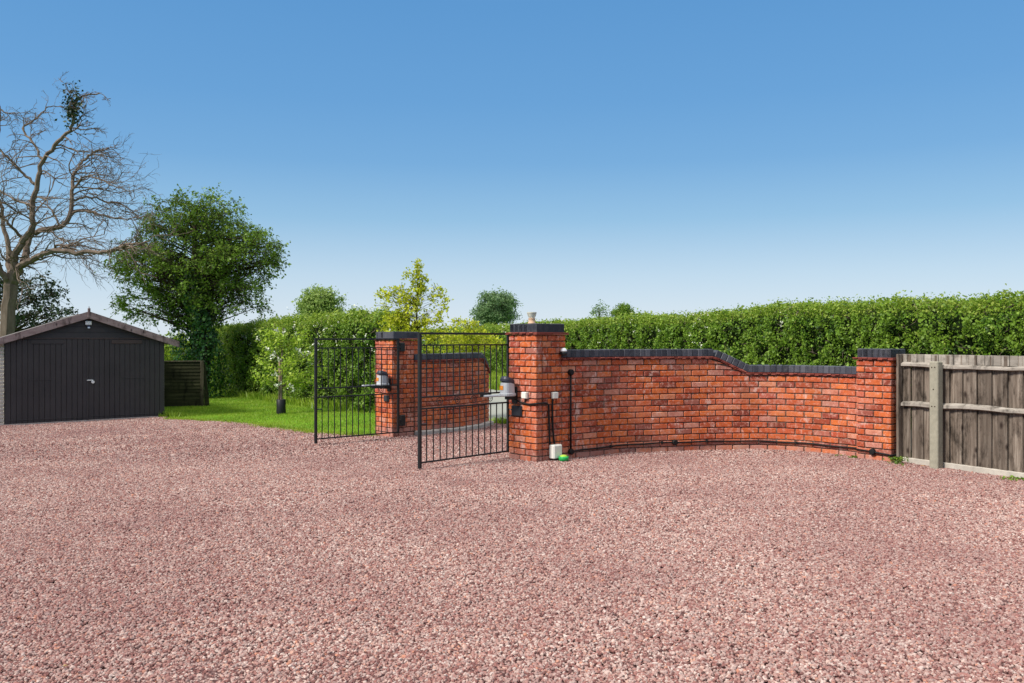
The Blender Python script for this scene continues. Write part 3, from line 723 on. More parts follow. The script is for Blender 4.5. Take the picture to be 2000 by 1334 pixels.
# ------------------------------------------------------------------ brickwork
CO = .075
def jit(v, a=.0015): return v + Vector((random.uniform(-a, a), random.uniform(-a, a), random.uniform(-a, a)))
def pillar(name, label, corner, w1, w2, zb, ncourse, n1, n2, first, capw=.03):
    """corner: nearest corner, sides run along D1 (w1) and D2 (w2); n = units per side (2.5 or 2)"""
    base = Vector((corner.x, corner.y, zb)); t = thing(name, label, 'gate pillar', base + D1*w1/2 + D2*w2/2, 0, 'brick pillars')
    mo = MB(); r = .016; mo.box(base + D1*r + D2*r + Vector((0, 0, -.1)), D1*(w1-2*r), D2*(w2-2*r), Vector((0, 0, ncourse*CO+.1))); mo.build('mortar', MORT, t)
    b = MB(); th = .10; gp = .012
    up = Vector((0, 0, 1))
    def row(o, d, nin, L, units, z):          # o: start, d along, nin: inward normal
        tot = sum(units); x = 0
        for u in units:
            l = L*u/tot; j = random.uniform(-.0035, .0035)
            c = o + d*(x + l/2) + nin*(th/2 + j) + up*(z + CO/2 + random.uniform(-.0012, .0012))
            b.cbox(c, l - gp, th, CO - gp + random.uniform(-.002, .001), d, -nin if d.cross(nin).z < 0 else nin, up, .006); x += l
    for k in range(-1, ncourse):
        z = k*CO
        odd = (k + first) % 2
        def units(n, flip):
            if n == 2.5: return [1, 1, .5] if flip else [.5, 1, 1]
            return [1, 1] if flip else [.5, 1, .5]
        # sides along D1 (at base and far), sides along D2
        row(base, D1, D2, w1, units(n1, odd), z)
        row(base + D2*w2, D1, -D2, w1, units(n1, odd), z)
        row(base + D2*th, D2, D1, w2 - 2*th, [.8, 1, .55] if odd else [.4, 1, .9], z) if False else None
        row(base + D2*(th if True else 0), D2, D1, w2 - 2*th, ([.45, 1] if n2 == 2 else [.6, 1, .45]) if odd else ([1, .45] if n2 == 2 else [1, 1]), z)
        row(base + D1*w1 + D2*th, D2, -D1, w2 - 2*th, ([.45, 1] if n2 == 2 else [.6, 1, .45]) if odd else ([1, .45] if n2 == 2 else [1, 1]), z)
    b.build('brickwork', BRK, t)
    z = ncourse*CO; tl = MB(); pr = .028
    m = 8; a1 = w1 + 2*pr; a2 = w2 + 2*pr; o = base - D1*pr - D2*pr + up*z
    for lay in range(2):
        nt_ = int(a1/.055)
        for i in range(nt_):
            l = a1/nt_; cut = .012 if (i + lay) % 2 else 0
            for (s0, s1) in ((cut - lay*.006, a2/2 - .002), (a2/2 + .002, a2 - cut + lay*.006)):
                tl.cbox(o + D1*(l*(i+.5)) + D2*((s0+s1)/2) + up*(.009 + lay*.015), l - .003, s1 - s0, .013, D1, D2, up, .002)
    tl.build('tile_course', TILE, t)
    z += .032; cp = MB(); c1 = w1 - .02; c2 = w2 - .02; o = base + D1*.01 + D2*.01 + up*z
    nn = int(round(c1/.072)); l = c1/nn
    for i in range(nn):
        for j in range(2):
            cp.cbox(o + D1*(l*(i+.5)) + D2*(c2*(j+.5)/2) + up*(.052 + random.uniform(-.002, .002)), l - .008, c2/2 - .008, .100, D1, D2, up, .005)
    cp.box(o + D1*.004 + D2*.004, D1*(c1-.008), D2*(c2-.008), up*.094)
    cp.build('coping', BLUE, t)
    return z + .102, t
ztop_near, PIL_N = pillar('brick_pillar', 'tall brick gate pillar nearest the camera with a lamp on top', PC_N, .48, .50, 0.0, 20, 2.5, 2.5, 0)
ztop_far, PIL_F = pillar('brick_pillar', 'far brick gate pillar at the lawn edge behind the left gate', PC_F, .50, .50, float(gz(*PC_F[:2])), 20, 2.5, 2.5, 0)
PC_R = Vector((4.433, 9.87, 0))
_D = (D1, D2); D1, D2 = Vector((-.65, .76, 0)).normalized(), Vector((.76, .65, 0)).normalized()
pillar('brick_pillar', 'short end pillar of the curved wall joining the wooden fence', PC_R, .434, .40, 0.0, 16, 2, 2, 0)
D1, D2 = _D

def curved_wall(name, label, ctrl, top, nmax, base_z, th=.215, bl=.225):
    path = catmull(ctrl, 16); cum = [0]
    for a, b in zip(path, path[1:]): cum.append(cum[-1] + (b-a).length)
    L = cum[-1]; up = Vector((0, 0, 1))
    def at_s(s):
        s = min(max(s, 0), L - 1e-6); i = next(i for i in range(len(cum)-1) if cum[i+1] >= s)
        p = path[i].lerp(path[i+1], (s - cum[i])/(cum[i+1]-cum[i])); i0 = max(0, i-2); i1 = min(len(path)-1, i+3)
        t = (path[i1] - path[i0]).normalized(); return p, t, Vector((-t.y, t.x, 0))       # normal away from camera side
    mid = at_s(L/2)[0]; t = thing(name, label, 'wall', (mid.x, mid.y, base_z(mid.x, mid.y)), 0)
    b = MB(); core = MB(); gp = .012
    for k in range(-2, nmax):
        z = k*CO; s = -(bl/2)*(k % 2)
        while s < L:
            e = s + bl; s0, s1 = max(s, 0), min(e, L)
            if s1 - s0 > .03:
                p, tt, nn = at_s((s0+s1)/2); l = s1 - s0 - gp
                zb = base_z(p.x, p.y)
                tl_, tr_ = top(s0 + gp/2), top(s1 - gp/2)      # available brick height above base
                if max(tl_, tr_) > z + .02:
                    zz = z + zb; vs = []
                    yj = random.uniform(-.004, .004); bb = .006
                    m = MB(); m.cbox(p + nn*(th/2 + yj) + up*(zz + CO/2), l, th, CO - gp, tt, nn, up, bb)
                    v2 = []
                    for v in m.v:
                        v = Vector(v); f = (v - p).dot(tt)/l + .5; lim = zb + tl_ + (tr_ - tl_)*f - .002
                        if v.z > lim: v.z = lim
                        if v.z < zz: v.z = zz
                        v2.append(v)
                    b.add(v2, m.f)
            s = e
    b.build('brickwork', BRK, t)
    # mortar core
    n = int(L/.08); vs = []; fs = []
    for i in range(n+1):
        s = L*i/n; p, tt, nn = at_s(s); zb = base_z(p.x, p.y); h = top(s)
        for (o, z) in ((.015, -.15), (.015, h), (th-.015, h), (th-.015, -.15)): vs.append(p + nn*o + up*(zb+z))
        if i:
            a = (i-1)*4
            for j in range(4): fs.append((a+j, a+(j+1) % 4, a+4+(j+1) % 4, a+4+j))
    fs.append((0, 1, 2, 3)); fs.append((n*4+3, n*4+2, n*4+1, n*4)); new_obj('mortar', vs, fs, MORT, t)
    # creasing tiles and coping follow the top line
    tl = MB(); cp = MB()
    def along(step, fn):
        s = 0; i = 0
        while s < L - .02:
            p, tt, nn = at_s(s + step/2); zb = base_z(p.x, p.y); h0, h1 = top(s), top(min(L, s + step)); sl = (h1-h0)/step
            ax = (tt + up*sl).normalized(); az = nn.cross(ax).normalized(); az = az if az.z > 0 else -az
            fn(p + up*(zb + (h0+h1)/2), ax, nn, az, step*math.sqrt(1+sl*sl), i); s += step/math.sqrt(1 + sl*sl) if False else step; i += 1
    for lay in range(2):
        along(.055, lambda c, ax, nn, az, l, i: tl.cbox(c + nn*(th/2) + az*(.009 + .015*lay), l - .003, th + .05 - (.022 if (i+lay) % 2 else 0) + .008*lay, .013, ax, nn, az, .002))
    along(.074, lambda c, ax, nn, az, l, i: cp.cbox(c + nn*(th/2 + random.uniform(-.003, .003)) + az*(.032 + .048 + random.uniform(-.002, .002)), l - .008, th, .094, ax, nn, az, .006))
    along(.074, lambda c, ax, nn, az, l, i: cp.cbox(c + nn*(th/2) + az*(.032 + .045), l - .0005, th - .012, .084, ax, nn, az, 0))
    tl.build('tile_course', TILE, t); cp.build('coping', BLUE, t)
    return at_s, L, t
_pth = catmull(wall_ctrl, 16); _cum = [0]
for a, b in zip(_pth, _pth[1:]): _cum.append(_cum[-1] + (b-a).length)
def s_at_px(px):
    for i, p in enumerate(_pth):
        if p.x/p.y*F + 1000 >= px: return _cum[i]
    return _cum[-1]
S1, S2 = s_at_px(1393), s_at_px(1458)
def rtop(s): return 1.195 if s < S1 else (.985 if s > S2 else 1.195 - .21*(s-S1)/(S2-S1))
wall_s, wallL, _ = curved_wall('brick_wall', 'curved red brick wall with blue coping stepping down between near pillar and fence pillar', wall_ctrl, rtop, 16, lambda x, y: 0.0)
_lp = catmull(lwall_ctrl, 16); _lL = sum((b-a).length for a, b in zip(_lp, _lp[1:]))
def ltop(s): return 1.155 if s < _lL - .42 else max(.9, 1.155 - (s - _lL + .42)*.6)
curved_wall('brick_wall', 'curved brick wall seen through the bars of the near gate', lwall_ctrl, ltop, 16, lambda x, y: float(gz(x, y)))
# pale mortar splashes and concrete footing along the inner wall
mb = MB()
for i in range(0, len(_lp)-8, 8):
    p, q = _lp[i], _lp[i+8]; d = (q-p).normalized(); n_ = Vector((d.y, -d.x, 0))
    mb.cbox((p+q)/2 + n_*.03 + Vector((0, 0, float(gz(p.x, p.y)) + .03 + .012*random.random())), (q-p).length*1.02, .10, .09, d, n_, (0, 0, 1), .015)
tag(mb.build('footing', plain('concrete_footing', (.46,.42,.38,1), .95, .1, .25, 9)), 'pale concrete footing along the foot of the inner curved wall', 'footing')

# ------------------------------------------------------------------ garage
def garage():
    up = Vector((0, 0, 1)); L = Vector((G_L.x, G_L.y, 0)); Rr = Vector((G_R.x, G_R.y, 0)); d = (Rr-L).normalized(); W = (Rr-L).length
    nf = Vector((d.y, -d.x, 0)); back = -nf; DP = 5.2
    def zb(f): return G_L.z*(1-f) + G_R.z*f
    t = thing('garage', 'dark brown timber garage with double doors and shallow gabled roof', 'garage', ((L+Rr)/2 + up*G_R.z))
    DARK = plain('charcoal_paint', (.040,.035,.036,1), .6, .35, .22, 1.8)
    DARK2 = plain('brown_black_paint', (.062,.044,.040,1), .6, .3, .25, 3)
    BARGE = wood_mat('pinkish_bargeboard', (.24,.165,.155,1), (.34,.25,.24,1), (.44,.34,.32,1), .8, knots=True, stretch=(2, 2, 8))
    ROOF = plain('roof_sheet', (.16,.15,.145,1), .9, .2, .2, 4)
    PEB = plain('pebbledash', (.46,.42,.37,1), .95, .1, .35, 60)
    ze = 1.385; za = 1.93; zd = 1.475; ov = .29; sl = (za-ze)/(W/2)
    zg = min(G_L.z, G_R.z)
    def pt(s, z, out=0): return L + d*s + up*z + nf*out
    # side and back walls
    mb = MB()
    mb.box(L + up*(zg-.1) + back*.06, back*(DP-.06), d*.08, up*(ze - zg + .1)); mb.box(Rr + up*(zg-.1) + back*.06 - d*.08, back*(DP-.06), d*.08, up*(ze - zg + .1))
    mb.box(L + back*DP + up*(zg-.1), d*W, back*.08, up*(ze - zg + .1))
    mb.build('side_wall', PEB, t)
    m = MB(); vs = [pt(0, ze, -DP), pt(W, ze, -DP), pt(W/2, za, -DP)]; vs += [v + nf*.05 for v in vs]; m.add(vs, [(0,2,1), (3,4,5), (0,1,4,3), (1,2,5,4), (2,0,3,5)]); m.build('rear_gable', PEB, t)
    m = MB(); vs = [pt(.01, zg, -.05), pt(W-.01, zg, -.05), pt(W-.01, ze, -.05), pt(W/2, za+.05, -.05), pt(.01, ze, -.05)]; vs += [v - nf*.02 for v in vs]
    m.add(vs, [(0,1,2,3,4), (9,8,7,6,5)] + [(i, 5+i, 5+(i+1) % 5, (i+1) % 5) for i in range(5)]); m.build('front_backing', DARK2, t)  # solid panel added behind doors and gable, blocks light leaking through board gaps
    # pebbledashed corner post at the left
    m = MB()
    for k in range(22):
        m.cbox(pt(-.055, G_L.z + .04 + k*.078, -.03), .10 + .02*random.random(), .10, .07, d, nf, up, .012)
    m.build('corner_post', PEB, t)
    # front gable boards, horizontal
    m = MB(); z = zd + .012; k = 0
    while z < za - .02:
        z2 = min(z + .118, za - .004); 
        def half(zz): return max(.002, (za - zz)/sl)
        h0, h1 = min(W/2 - .002, half(z)), half(z2)
        for f in (0,):
            vs = [pt(W/2-h0, z, -.02), pt(W/2+h0, z, -.02), pt(W/2+h1, z2, -.02), pt(W/2-h1, z2, -.02)]; vs += [v + nf*(.020 if i < 2 else .010) for i, v in enumerate(vs)]
            m.add(vs, [(0,3,2,1), (4,5,6,7), (0,1,5,4), (1,2,6,5), (2,3,7,6), (3,0,4,7)])
        z = z2 + .004; k += 1
    m.build('gable_board', DARK, t)
    # lintel and frame
    m = MB(); m.cbox(pt(W/2, zd - .0, -.01), W - .02, .04, .03, d, nf, up, .004); m.build('door_lintel', DARK2, t)
    # doors: vertical tongue and groove boards
    for side in (0, 1):
        m = MB(); s0 = .012 if side == 0 else W/2 + .006; s1 = W/2 - .006 if side == 0 else W - .012; nb = 15; wd = (s1-s0)/nb
        for i in range(nb):
            s = s0 + wd*(i+.5); zlo = zb(s/W) + .045; m.cbox(pt(s, (zlo + zd - .02)/2, .004 + random.uniform(-.0015, .0015)), wd - .006, .022, zd - .02 - zlo, d, nf, up, .004)
        door = m.build('door', DARK, t)
        m = MB(); m.box(pt(s0+.01, zb(.5), -.03), d*(s1-s0-.02), nf*.02, up*(zd - zb(.5) - .03)); m.build('door_backing', DARK2, door)
        # ledge boards proud of the door, top hinge plates
        m = MB(); x = .55 if side == 0 else W - 1.02
        m.cbox(pt(x + .23, zd - .075, .022), .62, .014, .085, d, nf, up, .004); m.build('hinge_board', DARK2 if side else DARK, door)
        m = MB(); x = .42 if side == 0 else W - .90
        m.cbox(pt(x + .23, .60, .020), .46, .010, .012, d, nf, up, .002); m.build('strap_hinge', DARK, door)
        m = MB(); m.cbox(pt((s0+s1)/2, zb((s0+s1)/2/W) + .11, .020), s1 - s0 - .1, .010, .014, d, nf, up, .002); m.build('bottom_rail', DARK, door)
    m = MB(); m.cbox(pt(W/2 - .012, (zd + zb(.5))/2, .022), .035, .016, zd - zb(.5) - .08, d, nf, up, .004); m.build('cover_strip', DARK, t)
    # latch and padlock
    m = MB(); zl = at_depth(180, 743, 18.3).z
    lo = m
    m.cbox(pt(W/2 + .03, zl + .01, .038), .12, .012, .022, d, nf, up, .004); m.lathe(pt(W/2 + .085, zl - .03, .048), [(.001, -.012), (.030, -.012), (.034, 0), (.030, .012), (.001, .012)], 14, nf)
    m.build('padlock', plain('bright_steel', (.75,.75,.74,1), .35, .5, .05, 10), t)
    # bargeboards
    for sgn in (-1, 1):
        m = MB(); A = pt(W/2, za + .125, .10); B = pt(W/2 + sgn*(W/2+ov), za + .125 - sl*(W/2+ov), .10); h = .150
        vs = [A, B, B - up*h*.92, A - up*h]; vs += [v + nf*.022 for v in vs]; m.add(vs, [(0,1,2,3), (4,7,6,5), (0,4,5,1), (1,5,6,2), (2,6,7,3), (3,7,4,0)])
        m.build('bargeboard', BARGE, t)
        m = MB(); A = pt(W/2, za + .075, .098); B = pt(W/2 + sgn*(W/2+ov), za + .075 - sl*(W/2+ov), .098)
        vs = [A, B, B - up*.03, A - up*.03]; vs += [v - nf*(DP + .3) for v in vs]
        m.add(vs, [(0,1,2,3), (4,7,6,5), (0,4,5,1), (1,5,6,2), (2,6,7,3), (3,7,4,0)]); m.build('roof', ROOF, t)
    m = MB(); m.cbox(pt(W/2, za + .09, .125), .055, .02, .20, d, nf, up, .004); m.cbox(pt(W/2, za + .20, .125), .014, .012, .06, d, nf, up, .002); m.build('finial', BARGE, t)
    m = MB(); m.tube([pt(W/2, za + .08, .09), pt(W/2, za + .08, -DP - .19)], .03, 8); m.build('ridge', ROOF, t, True)
    # concrete sill
    m = MB()
    vs = [pt(-.05, G_L.z - .06, .02), pt(W + .05, G_R.z - .06, .02), pt(W+.05, G_R.z + .042, .02), pt(-.05, G_L.z + .042, .02)]; vs += [v + nf*(-.14) for v in vs]
    m.add(vs, [(0,1,2,3), (4,7,6,5), (0,4,5,1), (1,5,6,2), (2,6,7,3), (3,7,4,0)]); m.build('sill', plain('concrete_sill', (.40,.34,.31,1), .95, .1, .2, 8), t)
    # security light
    q = pt(W/2, za - .125, .03); t2 = thing('security_light', 'small white security light under the peak of the garage gable', 'light', q - up*.1)
    m = MB(); m.cbox(q, .125, .05, .085, d, nf, up, .01); m.build('housing', plain('white_plastic', (.78,.79,.80,1), .4), t2)
    m = MB(); m.cbox(q + nf*.045 - up*.075, .05, .05, .045, d, nf, up, .01); m.build('bracket', plain('navy_plastic', (.03,.04,.09,1), .4), t2)
    m = MB(); m.lathe(q + nf*.06 - up*.105, [(.001, -.015), (.022, -.012), (.028, 0), (.024, .015), (.001, .018)], 12); m.build('sensor', plain('pale_blue_plastic', (.55,.66,.78,1), .3), t2, True)
garage()

# larch-lap panel beside the garage
def panel():
    up = Vector((0, 0, 1)); Y = 22.9; a = at_depth(316, 792.5, Y); b = at_depth(392, 791.5, Y + .25); d = Vector((b.x-a.x, b.y-a.y, 0)); W = d.length; d.normalize(); nf = Vector((d.y, -d.x, 0))
    zb = float(gz(a.x, a.y)); zt = at_depth(350, 703, Y).z; H = zt - zb
    t = thing('fence_panel', 'dark overlapping board fence panel beside the garage on the lawn', 'fence', (a.x, a.y, zb))
    M1 = wood_mat('mossy_lap_board', (.020,.022,.010,1), (.038,.040,.018,1), (.075,.072,.035,1), knots=False, stretch=(1, 1, 10)); M2 = wood_mat('old_post', (.05,.045,.028,1), (.09,.08,.05,1), (.16,.14,.10,1))
    m = MB(); n = 13
    for i in range(n):
        z = zb + .03 + (H-.08)*i/n; h = (H-.08)/n*1.15; o = Vector((a.x, a.y, z))
        vs = [o, o + d*W, o + d*W + up*h - nf*.018, o + up*h - nf*.018]; vs = [v + nf*.02 for v in vs]; vs += [v + nf*.008 for v in vs]
        m.add(vs, [(0,3,2,1), (4,5,6,7), (0,1,5,4), (1,2,6,5), (2,3,7,6), (3,0,4,7)])
    m.build('board_panel', M1, t)
    m = MB(); o = Vector((a.x, a.y, zt - .04)); m.cbox(o + d*W/2 + nf*.01, W + .03, .07, .035, d, nf, up, .005); m.build('capping', M2, t)
    m = MB(); m.cbox(Vector((b.x, b.y, (zb + zt)/2 - .02)) + nf*.02 + d*.04, .09, .09, H - .02, d, nf, up, .006); m.build('post', M2, t)
    m = MB(); p0 = Vector((b.x, b.y, 0)) + d*.09; q0 = d.copy() 
    m.box(p0 + up*zb - nf*.3, d*.05 , nf*.5, up*.01) if False else None
    vs = [p0 + up*(zt-.12), p0 + up*zb, p0 + d*.14 + up*zb, p0 + d*.03 + up*(zt-.12)]; vs += [v - nf*.03 for v in vs]
    m.add(vs, [(0,1,2,3), (4,7,6,5), (0,4,5,1), (1,5,6,2), (2,6,7,3), (3,7,4,0)]); m.build('brace', M1, t)
panel()

# ------------------------------------------------------------------ wooden fence at the right
def fence():
    up = Vector((0, 0, 1)); d = fdir; nf = Vector((d.y, -d.x, 0)); nf = nf if nf.dot(Vector((-1, -1, 0))) > 0 else -nf
    t = thing('wooden_fence', 'weathered grey board fence with concrete posts at the right edge', 'fence', fence_a)
    BRD = wood_mat('weathered_board', (.075,.056,.042,1), (.21,.165,.13,1), (.46,.39,.32,1), stretch=(22, 22, 1.3))
    BRD2 = wood_mat('pale_weathered_rail', (.26,.225,.19,1), (.42,.375,.32,1), (.56,.51,.45,1), stretch=(2.5, 2.5, 12), knots=False)
    CON = plain('concrete_post', (.31,.29,.225,1), .95, .1, .16, 22); GB = plain('gravel_board_concrete', (.46,.42,.36,1), .95, .1, .2, 9)
    Lf = 4.1; m = MB(); s = 0; i = 0; ztop = 1.272
    while s < Lf:
        wd = .080 + random.uniform(-.008, .008); zt = ztop + random.uniform(-.006, .003)
        c = fence_a + d*(s + wd/2) + nf*((-.006 if i % 2 else .008) + random.uniform(-.003, .003))
        m.cbox(c + up*((.06 + zt)/2), wd + (.024 if i % 2 == 0 else .004), .013, zt - .06, (d + nf*random.uniform(.06, .16)).normalized(), nf, up, .002)
        s += wd; i += 1
    m.build('board_panel', BRD, t)
    # top band of the boards stands lighter above the rail: a narrow counter board
    m = MB(); s = 0
    while s < Lf:
        wd = .088; m.cbox(fence_a + d*(s + wd/2) + nf*(.013 + random.uniform(-.001, .001)) + up*(ztop - .052), wd - .006, .010, .110, d, nf, up, .002); s += wd
    m.build('top_board', BRD2, t)
    for z, h in ((1.145, .052), (.70, .062)):
        m = MB(); n = 40; vs = []
        for k in range(n+1):
            s = Lf*k/n; wob = .008*math.sin(s*3.1 + z*7) + .005*math.sin(s*9) + random.uniform(-.003, .003); hh = h*(1 + .12*math.sin(s*2.3+z) + random.uniform(-.06, .06))
            c = fence_a + d*s + up*(z + wob); vs += [c + nf*.02 - up*hh/2, c + nf*.062 - up*hh*.30, c + nf*.062 + up*hh*.15, c + nf*.02 + up*hh/2]
        fs = []
        for k in range(n):
            for j in range(4): fs.append((k*4+j, k*4+(j+1) % 4, k*4+4+(j+1) % 4, k*4+4+j))
        fs += [(3, 2, 1, 0), (n*4, n*4+1, n*4+2, n*4+3)]; m.add(vs, fs); m.build('rail', BRD2, t)
    m = MB(); n = 3
    m.cbox(fence_a + d*Lf/2 + nf*.012 + up*.02, Lf, .045, .10, d, nf, up, .006); m.build('gravel_board', GB, t)
    for s in (.475, 2.28, 4.05):
        m = MB(); c = fence_a + d*s + nf*.115; m.cbox(c + up*.54, .105, .10, 1.32, d, nf, up, .010); p = m.build('post', CON, t)
        for z in (1.135, .70, .89):
            for q in ((-.018, .018) if z != .89 else (0,)):
                m = MB(); m.lathe(c + nf*.0505 + d*q + up*z, [(.001, 0), (.007, 0), (.007, .004), (.001, .005)], 8, nf); m.build('bolt', plain('rusty_bolt', (.05,.03,.02,1), .8), p)
    # end board against the pillar
    m = MB(); m.cbox(fence_a - d*.02 + nf*.05 + up*.64, .03, .10, 1.27, d, nf, up, .004); m.build('end_post', BRD, t)
fence()

# ------------------------------------------------------------------ gates
BLK = plain('black_painted_steel', (.010,.010,.011,1), .45, .5, .2, 20)
RUB = plain('black_cable', (.008,.008,.008,1), .6, .3, .1, 20)
def make_gate(label, loc, rz):
    """built along +x from the hinge, 1.39 m long, z from the foot of the frame"""
    t = thing('metal_gate', label, 'gate', loc, rz, 'pair of black metal gates')
    LG, H = 1.39, 1.45; M4 = t.matrix_basis
    def put(name, m, mat, par=None, smooth=False):
        m.v = [tuple(M4 @ Vector(v)) for v in m.v]; return m.build(name, mat, par or t, smooth)
    def bar(a, b, wx, name, par=None, dep=None):
        m = MB(); a, b = Vector(a), Vector(b); dd = (b-a).normalized(); L = (b-a).length
        if abs(dd.z) > .9: m.cbox((a+b)/2, wx, dep or wx, L, (1, 0, 0), (0, 1, 0), (0, 0, 1), .001)
        else: m.cbox((a+b)/2, L, dep or wx, wx, (1, 0, 0), (0, 1, 0), (0, 0, 1), .001)
        return put(name, m, BLK, par)
    bar((0, 0, .0), (0, 0, H), .030, 'hinge_stile'); bar((LG, 0, -.05), (LG, 0, H), .034, 'latch_stile')
    for z, wv in ((H-.012, .024), (H-.142, .016), (H*.505, .018), (H*.418, .018), (.012, .018)):
        bar((.015, 0, z), (LG-.017, 0, z), wv, 'rail')
    n = 14
    for i in range(1, n):
        x = .0 + LG*i/n
        bar((x, 0, H-.142), (x, 0, H*.505), .011, 'bar'); bar((x, 0, .012), (x, 0, H*.418), .011, 'bar')
    bar((LG - LG/n, 0, H*.30), (LG - .02, 0, H*.30), .012, 'latch', dep=.03)
    bar((LG - 2*LG/n, 0, H*.72), (LG - .02, 0, H*.72), .010, 'cross_piece')
    # scroll ornament between the two middle rails
    for k in range(4):
        m = MB(); cx = LG*(.22 + k*.19); pts = []
        for a in np.linspace(0, 3.6*math.pi, 30):
            r = .052*(1 - a/(4.3*math.pi)); pts.append((cx + r*math.cos(a), 0, H*.462 + r*math.sin(a)))
        m.tube(pts, .0045, 5); put('scroll', m, BLK, None, True)
    # bracket taking the ram arm
    bar((.30, 0, H*.49), (.46, 0, H*.49), .03, 'arm_bracket', dep=.03)
    return t
def ang(v): return math.atan2(v[1], v[0])
HN = Vector((-.047, 10.29, .075)); HFx = Vector((-1.745, 12.95, .015))
FN = Vector((-.98, 9.33, 0)); FF = Vector((-2.81, 12.03, 0))
g_near = make_gate('nearer black metal gate, hinged on the pillar with the lamp', HN, ang(FN - HN))
g_far = make_gate('farther black metal gate, hinged on the far pillar and crossing the lawn', HFx, ang(FF - HFx))

# hinge blocks on the pillars (fixed to the pillars)
def hinge(par, corner, dirn, nrm, t_, z, hgt=.10):
    c = corner + dirn*t_ + nrm*.03 + Vector((0, 0, z)); m = MB()
    m.cbox(c, .085, .06, hgt, dirn, nrm, (0, 0, 1), .008); m.cbox(c - dirn*.06 + nrm*.015, .07, .03, .03, dirn, nrm, (0, 0, 1), .004)
    m.build('hinge_block', BLK, par)
zf = float(gz(*PC_F[:2])); nR = -D1
hinge(PIL_F, PC_F, D2, nR, .14, 1.33, .14)
hinge(PIL_F, PC_F, D2, nR, .15, .20, .17)
bk = PC_N + D1*.48
hinge(PIL_N, bk, D2, D1, .12, 1.30, .12)
hinge(PIL_N, bk, D2, D1, .12, .20, .14)

# ------------------------------------------------------------------ gate motors, boxes, cables
WHT = plain('pale_grey_plastic', (.46,.48,.50,1), .4, .4, .05, 10); WH2 = plain('cream_white_plastic', (.72,.71,.64,1), .45, .4, .05, 10)
NAVY = plain('dark_grey_cover', (.035,.038,.055,1), .45, .4, .15, 15); ORG = plain('orange_sticker', (.75,.25,.03,1), .5, .3, .05, 20)
NL = -D2                                                   # outward normal of the left-hand faces (towards the sun)
def onplane(C0, n, px, py, off=0):
    o = Vector((0, 0, EYE)); r = Vector(((px-1000)/F, 1, -(py-HY)/F)); P0 = C0 + n*off
    return o + r*((P0 - o).dot(n)/r.dot(n))
def motor(label, c, arm_end, dz=0):
    """c: centre of the motor foot; axes: NL out from the pillar, D1 across"""
    up = Vector((0, 0, 1)); t = thing('gate_motor', label, 'gate motor', c, 0, 'gate motors')
    m = MB(); prof = []
    def sect(z, rx, ry, n=18, sk=0):
        return [c + NL*(math.cos(a)*abs(math.cos(a))**-.35*rx + sk if abs(math.cos(a)) > 1e-6 else sk) + D1*(math.sin(a)*abs(math.sin(a))**-.35*ry if abs(math.sin(a)) > 1e-6 else 0) + up*z for a in [2*math.pi*(k+.5)/n for k in range(n)]]
    def loft(m, secs):
        n = len(secs[0]); vs = [v for s_ in secs for v in s_]; fs = []
        for i in range(len(secs)-1):
            for k in range(n): a, b = i*n+k, i*n+(k+1) % n; fs.append((a, b, b+n, a+n))
        fs.append(tuple(range(n))[::-1]); fs.append(tuple(range((len(secs)-1)*n, len(secs)*n))); m.add(vs, fs)
    loft(m, [sect(-.01, .092, .078), sect(0, .098, .083), sect(.02, .098, .083), sect(.028, .084, .072), sect(.15, .078, .068)])
    m.build('housing', WHT, t, False)
    m = MB(); top = [sect(.148, .082, .072), sect(.175, .082, .072), sect(.205, .070, .060), sect(.215, .045, .036)]
    for s_ in top[:]:
        for v in s_: v.z -= (v - c).dot(NL)*-.25
    loft(m, top); m.build('cover', NAVY, t, False)
    m = MB(); q = c + NL*.086 + D1*.012 + up*.09; m.cbox(q, .055, .004, .05, D1, NL, up, .001); m.build('sticker', ORG, t)
    m = MB(); m.cbox(c - NL*.06 + up*(-.03), .10, .12, .045, D1, NL, up, .004); m.cbox(c - NL*.118 + up*.0, .085, .02, .20, D1, NL, up, .004); m.build('wall_bracket', BLK, t)
    a0 = c + NL*.03 + up*(-.002); m = MB(); d = (arm_end - a0); L = d.length; d.normalize(); sd_ = d.cross(up).normalized(); u2 = sd_.cross(d)
    m.cbox((a0+arm_end)/2, L, .055, .026, d, sd_, u2, .008); m.build('arm', WHT, t)
zm = EYE - (772-HY)/F*10.0
cN = PC_N + D1*.36 + NL*.128 + Vector((0, 0, zm)); ge = HN + (FN-HN).normalized()*.42; arm1 = Vector((ge.x, ge.y, zm - .01))
motor('white gate motor with orange sticker on the near pillar', cN, arm1)
zm2 = EYE - (752-HY)/F*12.95
cF = PC_F + D1*.10 + NL*.128 + Vector((0, 0, zm2)); ge = HFx + (FF-HFx).normalized()*.62; arm2 = Vector((ge.x, ge.y, zm2 + .01))
motor('white gate motor on the far pillar behind the gate bars', cF, arm2)
up = Vector((0, 0, 1))
def boxthing(name, label, cat, C0, n, d, px, py, w_, h_, dep, mat, bev=.006, group=None, extra=None):
    p = onplane(C0, n, px, py); t = thing(name, label, cat, p, 0, group); m = MB(); m.cbox(p + n*(dep/2), w_, dep, h_, d, n, up, bev); m.build('case', mat, t)
    m = MB(); m.cbox(p + n*(dep + .002), w_*.86, .006, h_*.86, d, n, up, .002); m.build('lid', mat, t)
    if extra: extra(t, p)
    return t
boxthing('keypad', 'square black keypad below the motor on the near pillar', 'keypad', PC_N, NL, D1, 1010.5, 802.5, .175, .125, .02, plain('slate_black', (.022,.025,.034,1), .4), group='keypads')
boxthing('keypad', 'square black keypad on the far pillar behind the bars', 'keypad', PC_F, NL, D1, 756, 778, .13, .10, .02, plain('slate_grey', (.03,.035,.04,1), .4), group='keypads')
